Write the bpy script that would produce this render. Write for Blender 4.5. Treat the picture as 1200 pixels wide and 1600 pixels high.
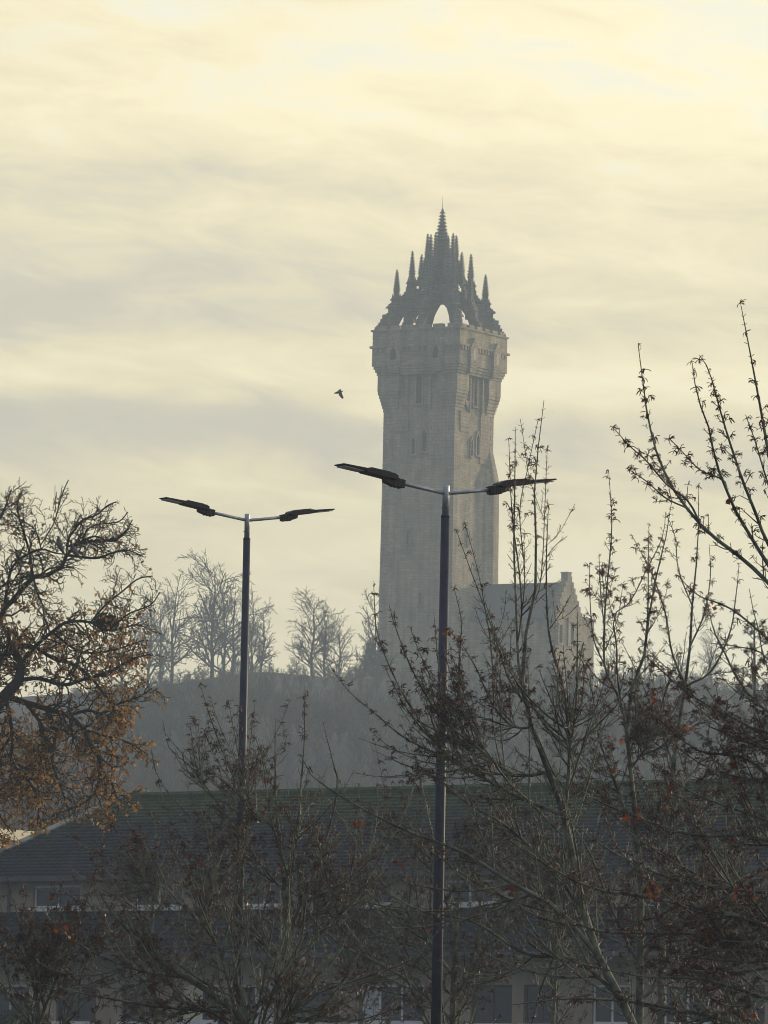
import bpy, math, random
import numpy as np
from mathutils import Vector, Matrix

SC = bpy.context.scene
COL = SC.collection
for o in list(bpy.data.objects):
    bpy.data.objects.remove(o)

# ------------------------------------------------------------------ camera
F = 10300.0                      # focal length in photo pixels (1600 tall)
PITCH = math.atan((1770 - 800) / F)
ROLL = math.radians(1.1)
CAM = Vector((0, 0, 1.6))
cam_d = bpy.data.cameras.new('camera')
cam_o = bpy.data.objects.new('camera', cam_d)
COL.objects.link(cam_o)
cam_d.sensor_fit = 'VERTICAL'
cam_d.sensor_height = 24.0
cam_d.lens = F / 1600 * 24.0
cam_d.clip_start = 0.5
cam_d.clip_end = 6000
RCAM = Matrix.Rotation(math.pi / 2 + PITCH, 3, 'X') @ Matrix.Rotation(ROLL, 3, 'Z')
cam_o.matrix_world = Matrix.Translation(CAM) @ RCAM.to_4x4()
SC.camera = cam_o


def at(px, py, D):
    """World point at depth D (metres along +Y) seen at a photo position."""
    v = RCAM @ Vector(((px - 600) / F, -(py - 800) / F, -1.0))
    return CAM + v * (D / v.y)


# ------------------------------------------------------------------ sun, sky, exposure
SUN_AZ = math.radians(46)        # clockwise from the view direction
SUN_EL = math.radians(10)
SUN_DIR = Vector((math.sin(SUN_AZ) * math.cos(SUN_EL), math.cos(SUN_AZ) * math.cos(SUN_EL), math.sin(SUN_EL)))
sun_d = bpy.data.lights.new('sun', 'SUN')
sun_d.energy = 4.4
sun_d.angle = math.radians(0.8)
sun_d.color = (1.0, 0.80, 0.52)
sun_o = bpy.data.objects.new('sun', sun_d)
sun_o.rotation_euler = SUN_DIR.to_track_quat('Z', 'Y').to_euler()
sun_o.location = (60, 20, 60)
COL.objects.link(sun_o)

SC.view_settings.view_transform = 'Standard'
SC.view_settings.look = 'None'
SC.view_settings.gamma = 1
SC.view_settings.exposure = 0.0
SC.render.engine = 'CYCLES'
SC.cycles.volume_bounces = 1
SC.cycles.max_bounces = 6
SC.cycles.use_denoising = True
SC.cycles.filter_width = 1.0

W = bpy.data.worlds.new('World')
SC.world = W
W.use_nodes = True
nt = W.node_tree
nt.nodes.clear()


class NT:
    """Tiny helper for node trees."""
    def __init__(s, tree):
        s.t = tree

    def n(s, kind, ins=None, **kw):
        nd = s.t.nodes.new(kind)
        for k, v in kw.items():
            setattr(nd, k, v)
        for k, v in (ins or {}).items():
            if isinstance(v, bpy.types.NodeSocket):
                s.t.links.new(v, nd.inputs[k])
            else:
                nd.inputs[k].default_value = v
        return nd

    def m(s, op, a, b=0.0, c=0.0, clamp=False):
        nd = s.n('ShaderNodeMath', {0: a, 1: b, 2: c}, operation=op, use_clamp=clamp)
        return nd.outputs[0]

    def ramp(s, fac, stops, interp='LINEAR'):
        nd = s.n('ShaderNodeValToRGB', {0: fac})
        cr = nd.color_ramp
        cr.interpolation = interp
        while len(cr.elements) < len(stops):
            cr.elements.new(0.5)
        for e, (p, c) in zip(cr.elements, stops):
            e.position = p
            e.color = (c, c, c, 1) if isinstance(c, (int, float)) else (*c, 1)
        return nd.outputs[0]

    def mix(s, f, a, b, kind='MIX'):
        nd = s.n('ShaderNodeMix', data_type='RGBA', blend_type=kind)
        for i, v in ((0, f), (6, a), (7, b)):
            if isinstance(v, bpy.types.NodeSocket):
                s.t.links.new(v, nd.inputs[i])
            else:
                nd.inputs[i].default_value = v if i == 0 else (*v, 1)
        return nd.outputs[2]


w = NT(nt)
tc = w.n('ShaderNodeTexCoord')
sep = w.n('ShaderNodeSeparateXYZ', {0: tc.outputs['Generated']})
dx, dy, dz = sep.outputs
# cloud sheet coordinates: long thin streaks close to the horizon
cv = w.n('ShaderNodeCombineXYZ', {0: w.m('MULTIPLY', dx, 16.0), 1: w.m('MULTIPLY', dy, 4.0),
                                  2: w.m('MULTIPLY_ADD', dz, 75.0, w.m('MULTIPLY', dx, 2.5))})
n1 = w.n('ShaderNodeTexNoise', {'Vector': cv.outputs[0], 'Scale': 0.62, 'Detail': 4.0, 'Roughness': 0.5, 'Distortion': 0.5})
cv2 = w.n('ShaderNodeCombineXYZ', {0: w.m('MULTIPLY', dx, 44.0), 1: w.m('MULTIPLY', dy, 9.0),
                                   2: w.m('MULTIPLY_ADD', dz, 150.0, w.m('MULTIPLY', dx, 14.0))})
n2 = w.n('ShaderNodeTexNoise', {'Vector': cv2.outputs[0], 'Scale': 1.0, 'Detail': 7.0, 'Roughness': 0.6, 'Distortion': 0.45})
# height in the sky (0 = low in view, 1 = top of view), pushed about by the noise
h = w.m('DIVIDE', w.m('SUBTRACT', w.m('MULTIPLY_ADD', dx, 0.03, dz), 0.055), 0.125)
hn = w.m('ADD', h, w.m('MULTIPLY', w.m('SUBTRACT', n1.outputs[0], 0.5), 0.20))
bright = w.ramp(hn, [(0.0, 0.80), (0.22, 0.74), (0.31, 0.62), (0.365, 0.32), (0.415, 0.34), (0.445, 0.74), (0.475, 0.76), (0.53, 0.38),
                     (0.585, 0.44), (0.66, 0.62), (0.70, 0.46), (0.745, 0.66), (0.79, 0.82), (0.88, 0.78), (0.95, 0.66), (1.0, 0.70)], 'B_SPLINE')
fine = w.m('MULTIPLY', w.m('SUBTRACT', n2.outputs[0], 0.5), 0.8)
side = w.m('ADD', w.m('MULTIPLY', dx, 2.0), w.m('MULTIPLY', w.ramp(dx, [(0.0, 0.0), (0.06, 1.0)]), w.ramp(h, [(0.05, 0.32), (0.32, 0.0)])))
bb = w.m('ADD', w.m('ADD', bright, fine), side, clamp=True)
ccol = w.ramp(bb, [(0.0, (0.51, 0.478, 0.405)), (0.32, (0.60, 0.556, 0.435)), (0.55, (0.77, 0.69, 0.465)), (0.78, (0.90, 0.81, 0.545)), (1.0, (0.95, 0.88, 0.64))])
# thin breaks to a paler, bluer sky higher up
gap = w.ramp(w.m('MULTIPLY', n2.outputs[0], w.ramp(h, [(0.6, 0.55), (0.85, 1.0)])), [(0.46, 0.0), (0.62, 0.5)])
ccol = w.mix(gap, ccol, (0.70, 0.74, 0.69))
# the sheet is bright round the sun and dull blue-grey behind the viewer
sd = w.m('ADD', w.m('MULTIPLY', dx, SUN_DIR.x), w.m('MULTIPLY', dy, SUN_DIR.y))
fwd = w.ramp(w.m('MULTIPLY_ADD', sd, 0.5, 0.5), [(0.0, 0.0), (0.45, 0.12), (0.78, 1.0)])
ccol = w.mix(fwd, (0.095, 0.135, 0.215), ccol)
up = w.ramp(dz, [(0.17, 0.0), (0.5, 1.0)])
ccol = w.mix(up, ccol, (0.30, 0.32, 0.36))
ccol = w.mix(1.0, ccol, (1.0, 0.985, 0.95), 'MULTIPLY')
bg1 = w.n('ShaderNodeBackground', {'Color': ccol, 'Strength': 1.74})
sky = w.n('ShaderNodeTexSky', sky_type='NISHITA', sun_disc=False, sun_elevation=SUN_EL, sun_rotation=SUN_AZ,
          air_density=1.0, dust_density=2.0)
bg2 = w.n('ShaderNodeBackground', {'Color': sky.outputs[0], 'Strength': 0.06})
mx = w.n('ShaderNodeMixShader', {0: 0.9, 1: bg2.outputs[0], 2: bg1.outputs[0]})
out = w.n('ShaderNodeOutputWorld', {'Surface': mx.outputs[0]})

HAZE_DENSITY = 0.00058
HAZE_COLOR = (0.53, 0.642, 0.755)


# ------------------------------------------------------------------ helpers: things, parts, meshes
def tag(o, label=None, cat=None, group=None, kind=None):
    if label: o['label'] = label
    if cat: o['category'] = cat
    if group: o['group'] = group
    if kind: o['kind'] = kind
    return o


def thing(name, label, cat, loc=(0, 0, 0), rz=0.0, group=None):
    o = bpy.data.objects.new(name, None)
    o.empty_display_size = 0.3
    COL.objects.link(o)
    o.location = loc
    o.rotation_euler = (0, 0, rz)
    return tag(o, label, cat, group)


def mesh_obj(name, V, faces, mat, parent=None, smooth=False):
    """V (n,3) array, faces: (m,k) array or list of such arrays / tuples."""
    me = bpy.data.meshes.new(name)
    V = np.asarray(V, dtype=np.float32).reshape(-1, 3)
    if isinstance(faces, np.ndarray):
        faces = [faces]
    if faces and not isinstance(faces[0], np.ndarray):
        me.from_pydata([tuple(map(float, v)) for v in V], [], [tuple(f) for f in faces])
    else:
        idx = np.concatenate([f.reshape(-1) for f in faces]).astype(np.int32)
        tot = np.concatenate([np.full(len(f), f.shape[1]) for f in faces]).astype(np.int32)
        start = np.concatenate([[0], np.cumsum(tot)[:-1]]).astype(np.int32)
        me.vertices.add(len(V)); me.vertices.foreach_set('co', V.reshape(-1))
        me.loops.add(len(idx)); me.loops.foreach_set('vertex_index', idx)
        me.polygons.add(len(tot)); me.polygons.foreach_set('loop_start', start)
        me.update(calc_edges=True)
    if smooth:
        me.polygons.foreach_set('use_smooth', np.ones(len(me.polygons), dtype=bool))
    me.materials.append(mat)
    o = bpy.data.objects.new(name, me)
    COL.objects.link(o)
    if parent is not None:
        o.parent = parent
    return o


class MB:
    """Collects boxes, prisms and tubes for one mesh."""
    def __init__(s):
        s.v = []; s.f = []

    def add(s, V, Fs):
        b = len(s.v)
        s.v += [tuple(p) for p in V]
        s.f += [tuple(i + b for i in f) for f in Fs]
        return s

    def box(s, x0, x1, y0, y1, z0, z1):
        V = [(x0, y0, z0), (x1, y0, z0), (x1, y1, z0), (x0, y1, z0), (x0, y0, z1), (x1, y0, z1), (x1, y1, z1), (x0, y1, z1)]
        return s.add(V, [(0, 3, 2, 1), (4, 5, 6, 7), (0, 1, 5, 4), (1, 2, 6, 5), (2, 3, 7, 6), (3, 0, 4, 7)])

    def frustum(s, cx, cy, z0, z1, a0, a1, n=4, rot=math.pi / 4):
        """n-gon frustum; a = circumradius."""
        V = []
        for z, a in ((z0, a0), (z1, a1)):
            for i in range(n):
                t = rot + 2 * math.pi * i / n
                V.append((cx + a * math.cos(t), cy + a * math.sin(t), z))
        Fs = [(i, (i + 1) % n, n + (i + 1) % n, n + i) for i in range(n)]
        Fs += [tuple(range(n - 1, -1, -1)), tuple(range(n, 2 * n))]
        return s.add(V, Fs)

    def prism(s, poly, axis, a0, a1, M=None):
        """Extrude a 2-D polygon (list of (p,q)) along axis 'x','y' or 'z'."""
        n = len(poly); V = []
        for a in (a0, a1):
            for p, q in poly:
                v = {'x': (a, p, q), 'y': (p, a, q), 'z': (p, q, a)}[axis]
                V.append(tuple(M @ Vector(v)) if M is not None else v)
        Fs = [(i, (i + 1) % n, n + (i + 1) % n, n + i) for i in range(n)]
        Fs += [tuple(range(n - 1, -1, -1)), tuple(range(n, 2 * n))]
        return s.add(V, Fs)

    def tube(s, pts, rad, k=8, caps=True):
        P = np.array([[tuple(p) for p in pts]], dtype=float); R = np.array([rad], dtype=float)
        V, Q = tubes(P, R, k)
        fs = [tuple(q) for q in Q.tolist()]
        if caps:
            n = len(pts)
            fs += [tuple(range(k - 1, -1, -1)), tuple(range((n - 1) * k, n * k))]
        return s.add(V.tolist(), fs)

    def build(s, name, mat, parent=None, smooth=False, bevel=0.0):
        o = mesh_obj(name, s.v, s.f, mat, parent, False)
        import bmesh
        bm = bmesh.new(); bm.from_mesh(o.data)
        bmesh.ops.recalc_face_normals(bm, faces=bm.faces)
        bm.to_mesh(o.data); bm.free()
        if smooth:
            o.data.polygons.foreach_set('use_smooth', np.ones(len(o.data.polygons), dtype=bool))
        if bevel:
            md = o.modifiers.new('bevel', 'BEVEL'); md.width = bevel; md.segments = 2; md.limit_method = 'ANGLE'
        return o


def tubes(P, R, k):
    """P (N,n,3) polylines, R (N,n) radii -> verts, quads."""
    N, n, _ = P.shape
    T = np.gradient(P, axis=1)
    T /= np.linalg.norm(T, axis=2, keepdims=True) + 1e-9
    A = np.tile(np.array([0.31, 0.87, 0.17]), (N, n, 1))
    al = np.abs((A * T).sum(2, keepdims=True)) > 0.85
    A = np.where(al, np.array([0.9, -0.2, 0.35]), A)
    U = np.cross(T, A); U /= np.linalg.norm(U, axis=2, keepdims=True) + 1e-9
    B = np.cross(T, U)
    ang = np.arange(k) * 2 * np.pi / k
    ring = U[:, :, None, :] * np.cos(ang)[None, None, :, None] + B[:, :, None, :] * np.sin(ang)[None, None, :, None]
    V = P[:, :, None, :] + ring * R[:, :, None, None]
    base = (np.arange(N) * n * k)[:, None, None] + (np.arange(n - 1) * k)[None, :, None]
    i = np.arange(k); j = (i + 1) % k
    q = np.stack([base + i, base + j, base + k + j, base + k + i], axis=-1)
    return V.reshape(-1, 3), q.reshape(-1, 4)


class Wood:
    """Collects tube batches into one mesh."""
    def __init__(s):
        s.V = []; s.Q = []; s.n = 0

    def add(s, P, R, k):
        if len(P) == 0: return
        V, Q = tubes(P, R, k)
        s.V.append(V); s.Q.append(Q + s.n); s.n += len(V)

    def raw(s, V, Q):
        s.V.append(V); s.Q.append(Q + s.n); s.n += len(V)

    def build(s, name, mat, parent, smooth=True):
        return mesh_obj(name, np.concatenate(s.V), np.concatenate(s.Q), mat, parent, smooth)


def resample(pts, n):
    P = np.array([tuple(p) for p in pts], dtype=float)
    if len(P) == 2:
        P = np.array([P[0], (P[0] + P[1]) / 2, P[1]])
    d = np.concatenate([[0], np.cumsum(np.linalg.norm(np.diff(P, axis=0), axis=1))])
    Pm = np.concatenate([[2 * P[0] - P[1]], P, [2 * P[-1] - P[-2]]])
    out = []
    for s in np.linspace(0, d[-1], n):
        i = min(max(np.searchsorted(d, s) - 1, 0), len(d) - 2)
        u = (s - d[i]) / max(d[i + 1] - d[i], 1e-9)
        p0, p1, p2, p3 = Pm[i], Pm[i + 1], Pm[i + 2], Pm[i + 3]
        out.append(0.5 * (2 * p1 + (p2 - p0) * u + (2 * p0 - 5 * p1 + 4 * p2 - p3) * u * u + (3 * p1 - p0 - 3 * p2 + p3) * u ** 3))
    return np.array(out), d[-1]


def grow(rng, P, R, spacing, t0, t1, ang, length, npts, up=0.0, wig=0.1, ratio=0.55, rtip=0.002, pairs=True, taper=0.4, rmax=1e9, minlen=0.0):
    """Children along parents P (N,n,3), R (N,n). Returns P2, R2, t of each child."""
    N, n, _ = P.shape
    L = np.linalg.norm(np.diff(P, axis=1), axis=2).sum(1)
    cnt = np.maximum(1, np.round(L * (t1 - t0) / spacing)).astype(int)
    par, tt, az = [], [], []
    for i in range(N):
        c = cnt[i]
        t = t0 + (t1 - t0) * (np.arange(c) + rng.random(c) * 0.7) / c
        a = np.arange(c) * (np.pi / 2) + rng.normal(0, 0.45, c) + rng.random() * 6.28
        par.append(np.full(c, i)); tt.append(t); az.append(a)
        if pairs:
            par.append(np.full(c, i)); tt.append(t); az.append(a + np.pi + rng.normal(0, 0.2, c))
    par = np.concatenate(par); tt = np.clip(np.concatenate(tt), 0, 0.999); az = np.concatenate(az)
    keep = rng.random(len(par)) > 0.12
    par, tt, az = par[keep], tt[keep], az[keep]
    M = len(par)
    f = tt * (n - 1); i0 = f.astype(int); u = (f - i0)[:, None]
    S = P[par, i0] * (1 - u) + P[par, i0 + 1] * u
    T = P[par, i0 + 1] - P[par, i0]
    T /= np.linalg.norm(T, axis=1, keepdims=True) + 1e-9
    r0 = R[par, i0] * (1 - u[:, 0]) + R[par, i0 + 1] * u[:, 0]
    ref = np.where(np.abs(T[:, 2:3]) > 0.9, np.array([[1.0, 0, 0]]), np.array([[0, 0, 1.0]]))
    U = np.cross(T, ref); U /= np.linalg.norm(U, axis=1, keepdims=True) + 1e-9
    B = np.cross(T, U)
    a = np.radians(rng.normal(ang, ang * 0.16, M))
    D = T * np.cos(a)[:, None] + (U * np.cos(az)[:, None] + B * np.sin(az)[:, None]) * np.sin(a)[:, None]
    ln = rng.uniform(length[0], length[1], M) * (1 - taper * tt) * np.minimum(1.0, 0.35 + L[par] / (3.0 * length[1]))
    step = ln / (npts - 1)
    out = np.zeros((M, npts, 3)); out[:, 0] = S
    for k in range(1, npts):
        out[:, k] = out[:, k - 1] + D * step[:, None]
        D = D + rng.normal(0, wig, (M, 3))
        D[:, 2] += up
        D /= np.linalg.norm(D, axis=1, keepdims=True) + 1e-9
    rb = np.minimum(np.minimum(r0 * ratio, ln * 0.02 + rtip), rmax)
    rb = np.maximum(rb, rtip)
    fr = np.linspace(0, 1, npts)[None]
    R2 = rtip + (rb[:, None] - rtip) * (1 - fr) ** 0.8
    return out, R2, tt


def scatter(V, Q, pos, rng, scale=(0.8, 1.2), tilt=0.35):
    """Copies of one small template at many points as one vertex/face block."""
    M = len(pos)
    a = rng.random(M) * 2 * np.pi
    c, s = np.cos(a), np.sin(a)
    tx, ty = rng.normal(0, tilt, M), rng.normal(0, tilt, M)
    sc = rng.uniform(scale[0], scale[1], M)
    X = V[None, :, 0] * c[:, None] - V[None, :, 1] * s[:, None]
    Y = V[None, :, 0] * s[:, None] + V[None, :, 1] * c[:, None]
    Z = np.broadcast_to(V[None, :, 2], X.shape)
    X2 = X * np.cos(tx)[:, None] + Z * np.sin(tx)[:, None]
    Z2 = -X * np.sin(tx)[:, None] + Z * np.cos(tx)[:, None]
    Y2 = Y * np.cos(ty)[:, None] + Z2 * np.sin(ty)[:, None]
    Z3 = -Y * np.sin(ty)[:, None] + Z2 * np.cos(ty)[:, None]
    out = np.stack([X2, Y2, Z3], -1) * sc[:, None, None] + pos[:, None, :]
    q = Q[None] + (np.arange(M) * len(V))[:, None, None]
    return out.reshape(-1, 3), q.reshape(-1, Q.shape[1])


# ------------------------------------------------------------------ materials
def mat(name, base=(0.5, 0.5, 0.5), rough=0.8, metal=0.0, spec=0.3):
    m = bpy.data.materials.new(name); m.use_nodes = True
    t = m.node_tree; t.nodes.clear()
    k = NT(t)
    p = k.n('ShaderNodeBsdfPrincipled', {'Base Color': (*base, 1), 'Roughness': rough, 'Metallic': metal, 'Specular IOR Level': spec})
    o = k.n('ShaderNodeOutputMaterial', {'Surface': p.outputs[0]})
    return m, k, p, o


def noise_mat(name, c1, c2, scale=4.0, rough=0.85, bump=0.0, detail=5.0, metal=0.0, spec=0.3, stretch=None, stops=(0.35, 0.65), bdist=0.02):
    m, k, p, o = mat(name, c1, rough, metal, spec)
    co = k.n('ShaderNodeTexCoord').outputs['Object']
    if stretch:
        co = k.n('ShaderNodeMapping', {'Vector': co, 'Scale': stretch}).outputs[0]
    nz = k.n('ShaderNodeTexNoise', {'Vector': co, 'Scale': scale, 'Detail': detail, 'Roughness': 0.6})
    k.t.links.new(k.ramp(nz.outputs[0], [(stops[0], c1), (stops[1], c2)]), p.inputs['Base Color'])
    if bump:
        b = k.n('ShaderNodeBump', {'Height': nz.outputs[0], 'Strength': bump, 'Distance': bdist})
        k.t.links.new(b.outputs[0], p.inputs['Normal'])
    return m


def stone_mat(name, ca, cb, cm, bw=1.0, bh=0.38, bump=0.6, blotch=0.25):
    m, k, p, o = mat(name, ca, 0.92, spec=0.15)
    co = k.n('ShaderNodeTexCoord').outputs['Object']
    s = k.n('ShaderNodeSeparateXYZ', {0: co})
    v = k.n('ShaderNodeCombineXYZ', {0: k.m('ADD', s.outputs[0], s.outputs[1]), 1: s.outputs[2], 2: 0.0})
    wob = k.n('ShaderNodeTexNoise', {'Vector': co, 'Scale': 1.3, 'Detail': 2.0})
    vv = k.n('ShaderNodeVectorMath', {0: v.outputs[0], 1: k.n('ShaderNodeVectorMath', {0: wob.outputs['Color'], 'Scale': 0.22}, operation='SCALE').outputs[0]}, operation='ADD')
    br = k.n('ShaderNodeTexBrick', {'Vector': vv.outputs[0], 'Color1': (*ca, 1), 'Color2': (*cb, 1), 'Mortar': (*cm, 1), 'Scale': 1.0,
                                    'Mortar Size': 0.032, 'Mortar Smooth': 0.3, 'Bias': 0.0, 'Brick Width': bw, 'Row Height': bh}, offset=0.37, squash=0.7, squash_frequency=3)
    nz = k.n('ShaderNodeTexNoise', {'Vector': co, 'Scale': 0.35, 'Detail': 6.0, 'Roughness': 0.65})
    st = k.n('ShaderNodeTexNoise', {'Vector': k.n('ShaderNodeMapping', {'Vector': co, 'Scale': (1.1, 1.1, 0.12)}).outputs[0], 'Scale': 1.0, 'Detail': 5.0})
    f = k.ramp(k.m('MULTIPLY', k.m('ADD', nz.outputs[0], st.outputs[0]), 0.5), [(0.38, 1 - blotch), (0.62, 1 + blotch)])
    c = k.mix(1.0, br.outputs[0], f, 'MULTIPLY')
    k.t.links.new(c, p.inputs['Base Color'])
    fz = k.n('ShaderNodeTexNoise', {'Vector': co, 'Scale': 2.6, 'Detail': 4.0})
    hh = k.m('MULTIPLY_ADD', fz.outputs[0], 0.6, k.m('MULTIPLY', br.outputs['Fac'], -0.7))
    b = k.n('ShaderNodeBump', {'Height': hh, 'Strength': bump, 'Distance': 0.16})
    k.t.links.new(b.outputs[0], p.inputs['Normal'])
    return m


def leaf_mat(name, cols, rough=0.6, trans=0.35, spec=0.3):
    m, k, p, o = mat(name, cols[0], rough, spec=spec)
    g = k.n('ShaderNodeNewGeometry')
    st = [(i / max(1, len(cols) - 1), c) for i, c in enumerate(cols)]
    c = k.ramp(g.outputs['Random Per Island'], st)
    k.t.links.new(c, p.inputs['Base Color'])
    if trans:
        tr = k.n('ShaderNodeBsdfTranslucent', {'Color': c})
        mxs = k.n('ShaderNodeMixShader', {0: trans, 1: p.outputs[0], 2: tr.outputs[0]})
        k.t.links.new(mxs.outputs[0], o.inputs['Surface'])
    return m


M = {}
M['stone'] = stone_mat('sandstone', (0.385, 0.33, 0.225), (0.27, 0.235, 0.168), (0.22, 0.185, 0.145), bump=0.4, blotch=0.38)
M['stone_dark'] = stone_mat('weathered sandstone', (0.21, 0.19, 0.165), (0.14, 0.13, 0.115), (0.08, 0.08, 0.075), bw=0.9, bh=0.4, bump=0.4)
M['stone_trim'] = stone_mat('dressed sandstone', (0.38, 0.32, 0.235), (0.29, 0.245, 0.185), (0.15, 0.13, 0.10), bw=0.8, bh=0.5, bump=0.3)
M['void'] = mat('unlit opening', (0.02, 0.02, 0.022), 0.6)[0]
M['slate'] = noise_mat('slate', (0.07, 0.072, 0.08), (0.11, 0.11, 0.115), 2.0, 0.6)
M['ground'] = noise_mat('rough ground', (0.034, 0.040, 0.040), (0.050, 0.052, 0.048), 0.5, 0.95, detail=9.0)
M['bark_maple'] = noise_mat('maple bark', (0.040, 0.041, 0.034), (0.175, 0.195, 0.145), 5.0, 0.75, 0.5, stops=(0.38, 0.62), bdist=0.01)
M['twig_maple'] = noise_mat('maple twigs', (0.050, 0.046, 0.038), (0.15, 0.158, 0.115), 6.0, 0.5, spec=0.5)
M['seed'] = leaf_mat('dry winged seeds', [(0.075, 0.034, 0.029), (0.17, 0.05, 0.038), (0.04, 0.027, 0.024), (0.19, 0.075, 0.048)], 0.5, 0.3, spec=0.4)
M['dead_leaf'] = leaf_mat('dead maple leaves', [(0.16, 0.03, 0.02), (0.27, 0.065, 0.02), (0.10, 0.03, 0.02), (0.30, 0.11, 0.03)], 0.45, 0.4)
M['bark_oak'] = noise_mat('oak bark', (0.022, 0.021, 0.019), (0.055, 0.055, 0.045), 3.0, 0.9, 0.6, stops=(0.4, 0.7), bdist=0.03)
M['twig_oak'] = noise_mat('oak twigs', (0.022, 0.02, 0.017), (0.045, 0.04, 0.03), 3.0, 0.8)
M['leaf_oak'] = leaf_mat('withered oak leaves', [(0.18, 0.09, 0.04), (0.42, 0.24, 0.08), (0.26, 0.125, 0.05), (0.62, 0.37, 0.11), (0.14, 0.09, 0.05)], 0.6, 0.5)
M['far_bark'] = noise_mat('bare tree bark', (0.05, 0.047, 0.042), (0.085, 0.08, 0.07), 1.5, 0.9)
M['far_twig'] = noise_mat('bare tree twigs', (0.065, 0.06, 0.052), (0.105, 0.095, 0.08), 1.2, 0.9)
M['brown_twig'] = noise_mat('brown birch twigs', (0.27, 0.19, 0.155), (0.40, 0.29, 0.23), 0.8, 0.9)
M['needle'] = leaf_mat('pine needles', [(0.028, 0.042, 0.02), (0.045, 0.06, 0.026), (0.02, 0.032, 0.016)], 0.6, 0.15)
M['hedge'] = leaf_mat('hedge leaves', [(0.03, 0.055, 0.025), (0.05, 0.08, 0.035), (0.02, 0.04, 0.018)], 0.55, 0.2)
M['galv'] = noise_mat('galvanised steel', (0.36, 0.38, 0.41), (0.50, 0.52, 0.55), 14.0, 0.42, metal=0.65)
M['pole_paint'] = noise_mat('dark blue grey paint', (0.030, 0.033, 0.055), (0.048, 0.050, 0.078), 7.0, 0.6, spec=0.3)
M['lamp_black'] = noise_mat('black lamp casting', (0.018, 0.016, 0.017), (0.032, 0.028, 0.028), 9.0, 0.45)
M['lens'] = mat('lamp glass', (0.32, 0.33, 0.34), 0.15, 0.0, 0.6)[0]
M['render'] = noise_mat('beige render', (0.28, 0.225, 0.175), (0.40, 0.325, 0.255), 0.8, 0.9, 0.2, stretch=(1, 1, 0.35))
M['white'] = noise_mat('white window paint', (0.55, 0.56, 0.56), (0.72, 0.72, 0.70), 3.0, 0.5)
M['brown_frame'] = noise_mat('brown stained timber', (0.06, 0.045, 0.035), (0.10, 0.075, 0.055), 3.0, 0.6)
M['gutter'] = noise_mat('dark gutter', (0.05, 0.055, 0.068), (0.085, 0.092, 0.11), 3.0, 0.5)
M['glass'] = mat('window glass', (0.02, 0.022, 0.025), 0.06, 0.0, 0.6)[0]
M['reflection'] = noise_mat('pale yellow blind', (0.62, 0.56, 0.36), (0.72, 0.66, 0.45), 2.0, 0.8)  # pale pane with a bright window reflection put into its colour
M['bluewhite'] = noise_mat('pale blue panel', (0.40, 0.46, 0.50), (0.52, 0.57, 0.60), 2.0, 0.6)
M['ridge'] = noise_mat('mortared tiles with painted sun rim', (0.07, 0.08, 0.065), (0.48, 0.47, 0.43), 2.2, 0.85)  # pale mortar colour also paints in the sun-lit rim along the hips
M['fascia'] = noise_mat('cream fascia', (0.62, 0.57, 0.44), (0.74, 0.68, 0.53), 0.6, 0.7)
M['bird_grey'] = noise_mat('grey feathers', (0.045, 0.047, 0.06), (0.09, 0.092, 0.11), 12.0, 0.8)
M['bird_dark'] = noise_mat('dark feathers', (0.07, 0.065, 0.055), (0.18, 0.165, 0.14), 9.0, 0.8)
M['nest'] = noise_mat('nest sticks', (0.02, 0.017, 0.015), (0.045, 0.035, 0.03), 4.0, 0.9)


def tile_mat(name):
    """Concrete roof tiles with moss that thickens towards the ridge."""
    m, k, p, o = mat(name, (0.05, 0.05, 0.06), 0.85, spec=0.12)
    co = k.n('ShaderNodeTexCoord').outputs['Object']
    s = k.n('ShaderNodeSeparateXYZ', {0: co})
    nz = k.n('ShaderNodeTexNoise', {'Vector': co, 'Scale': 0.9, 'Detail': 6.0, 'Roughness': 0.65})
    base = k.ramp(nz.outputs[0], [(0.3, (0.010, 0.013, 0.026)), (0.7, (0.026, 0.031, 0.050))])
    vo = k.n('ShaderNodeTexVoronoi', {'Vector': k.n('ShaderNodeMapping', {'Vector': co, 'Scale': (3.0, 3.0, 7.0)}).outputs[0], 'Scale': 1.0})
    base = k.mix(0.35, base, k.mix(1.0, base, vo.outputs['Color'], 'MULTIPLY'))
    hz = k.m('DIVIDE', k.m('SUBTRACT', s.outputs[2], ROOF_Z0 + 1.55), 1.1)
    moss = k.m('MULTIPLY', k.m('ADD', hz, k.m('MULTIPLY', k.m('SUBTRACT', nz.outputs[0], 0.5), 2.2)), 1.0, clamp=True)
    mz = k.n('ShaderNodeTexNoise', {'Vector': co, 'Scale': 5.0, 'Detail': 4.0})
    mc = k.ramp(mz.outputs[0], [(0.3, (0.030, 0.052, 0.020)), (0.7, (0.062, 0.095, 0.038))])
    k.t.links.new(k.mix(k.m('MULTIPLY', moss, 0.8), base, mc), p.inputs['Base Color'])
    wv = k.n('ShaderNodeTexWave', {'Vector': co, 'Scale': 1.05, 'Distortion': 0.0}, bands_direction='X', wave_profile='SIN')
    b = k.n('ShaderNodeBump', {'Height': wv.outputs['Fac'], 'Strength': 0.5, 'Distance': 0.04})
    k.t.links.new(b.outputs[0], p.inputs['Normal'])
    return m


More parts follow.
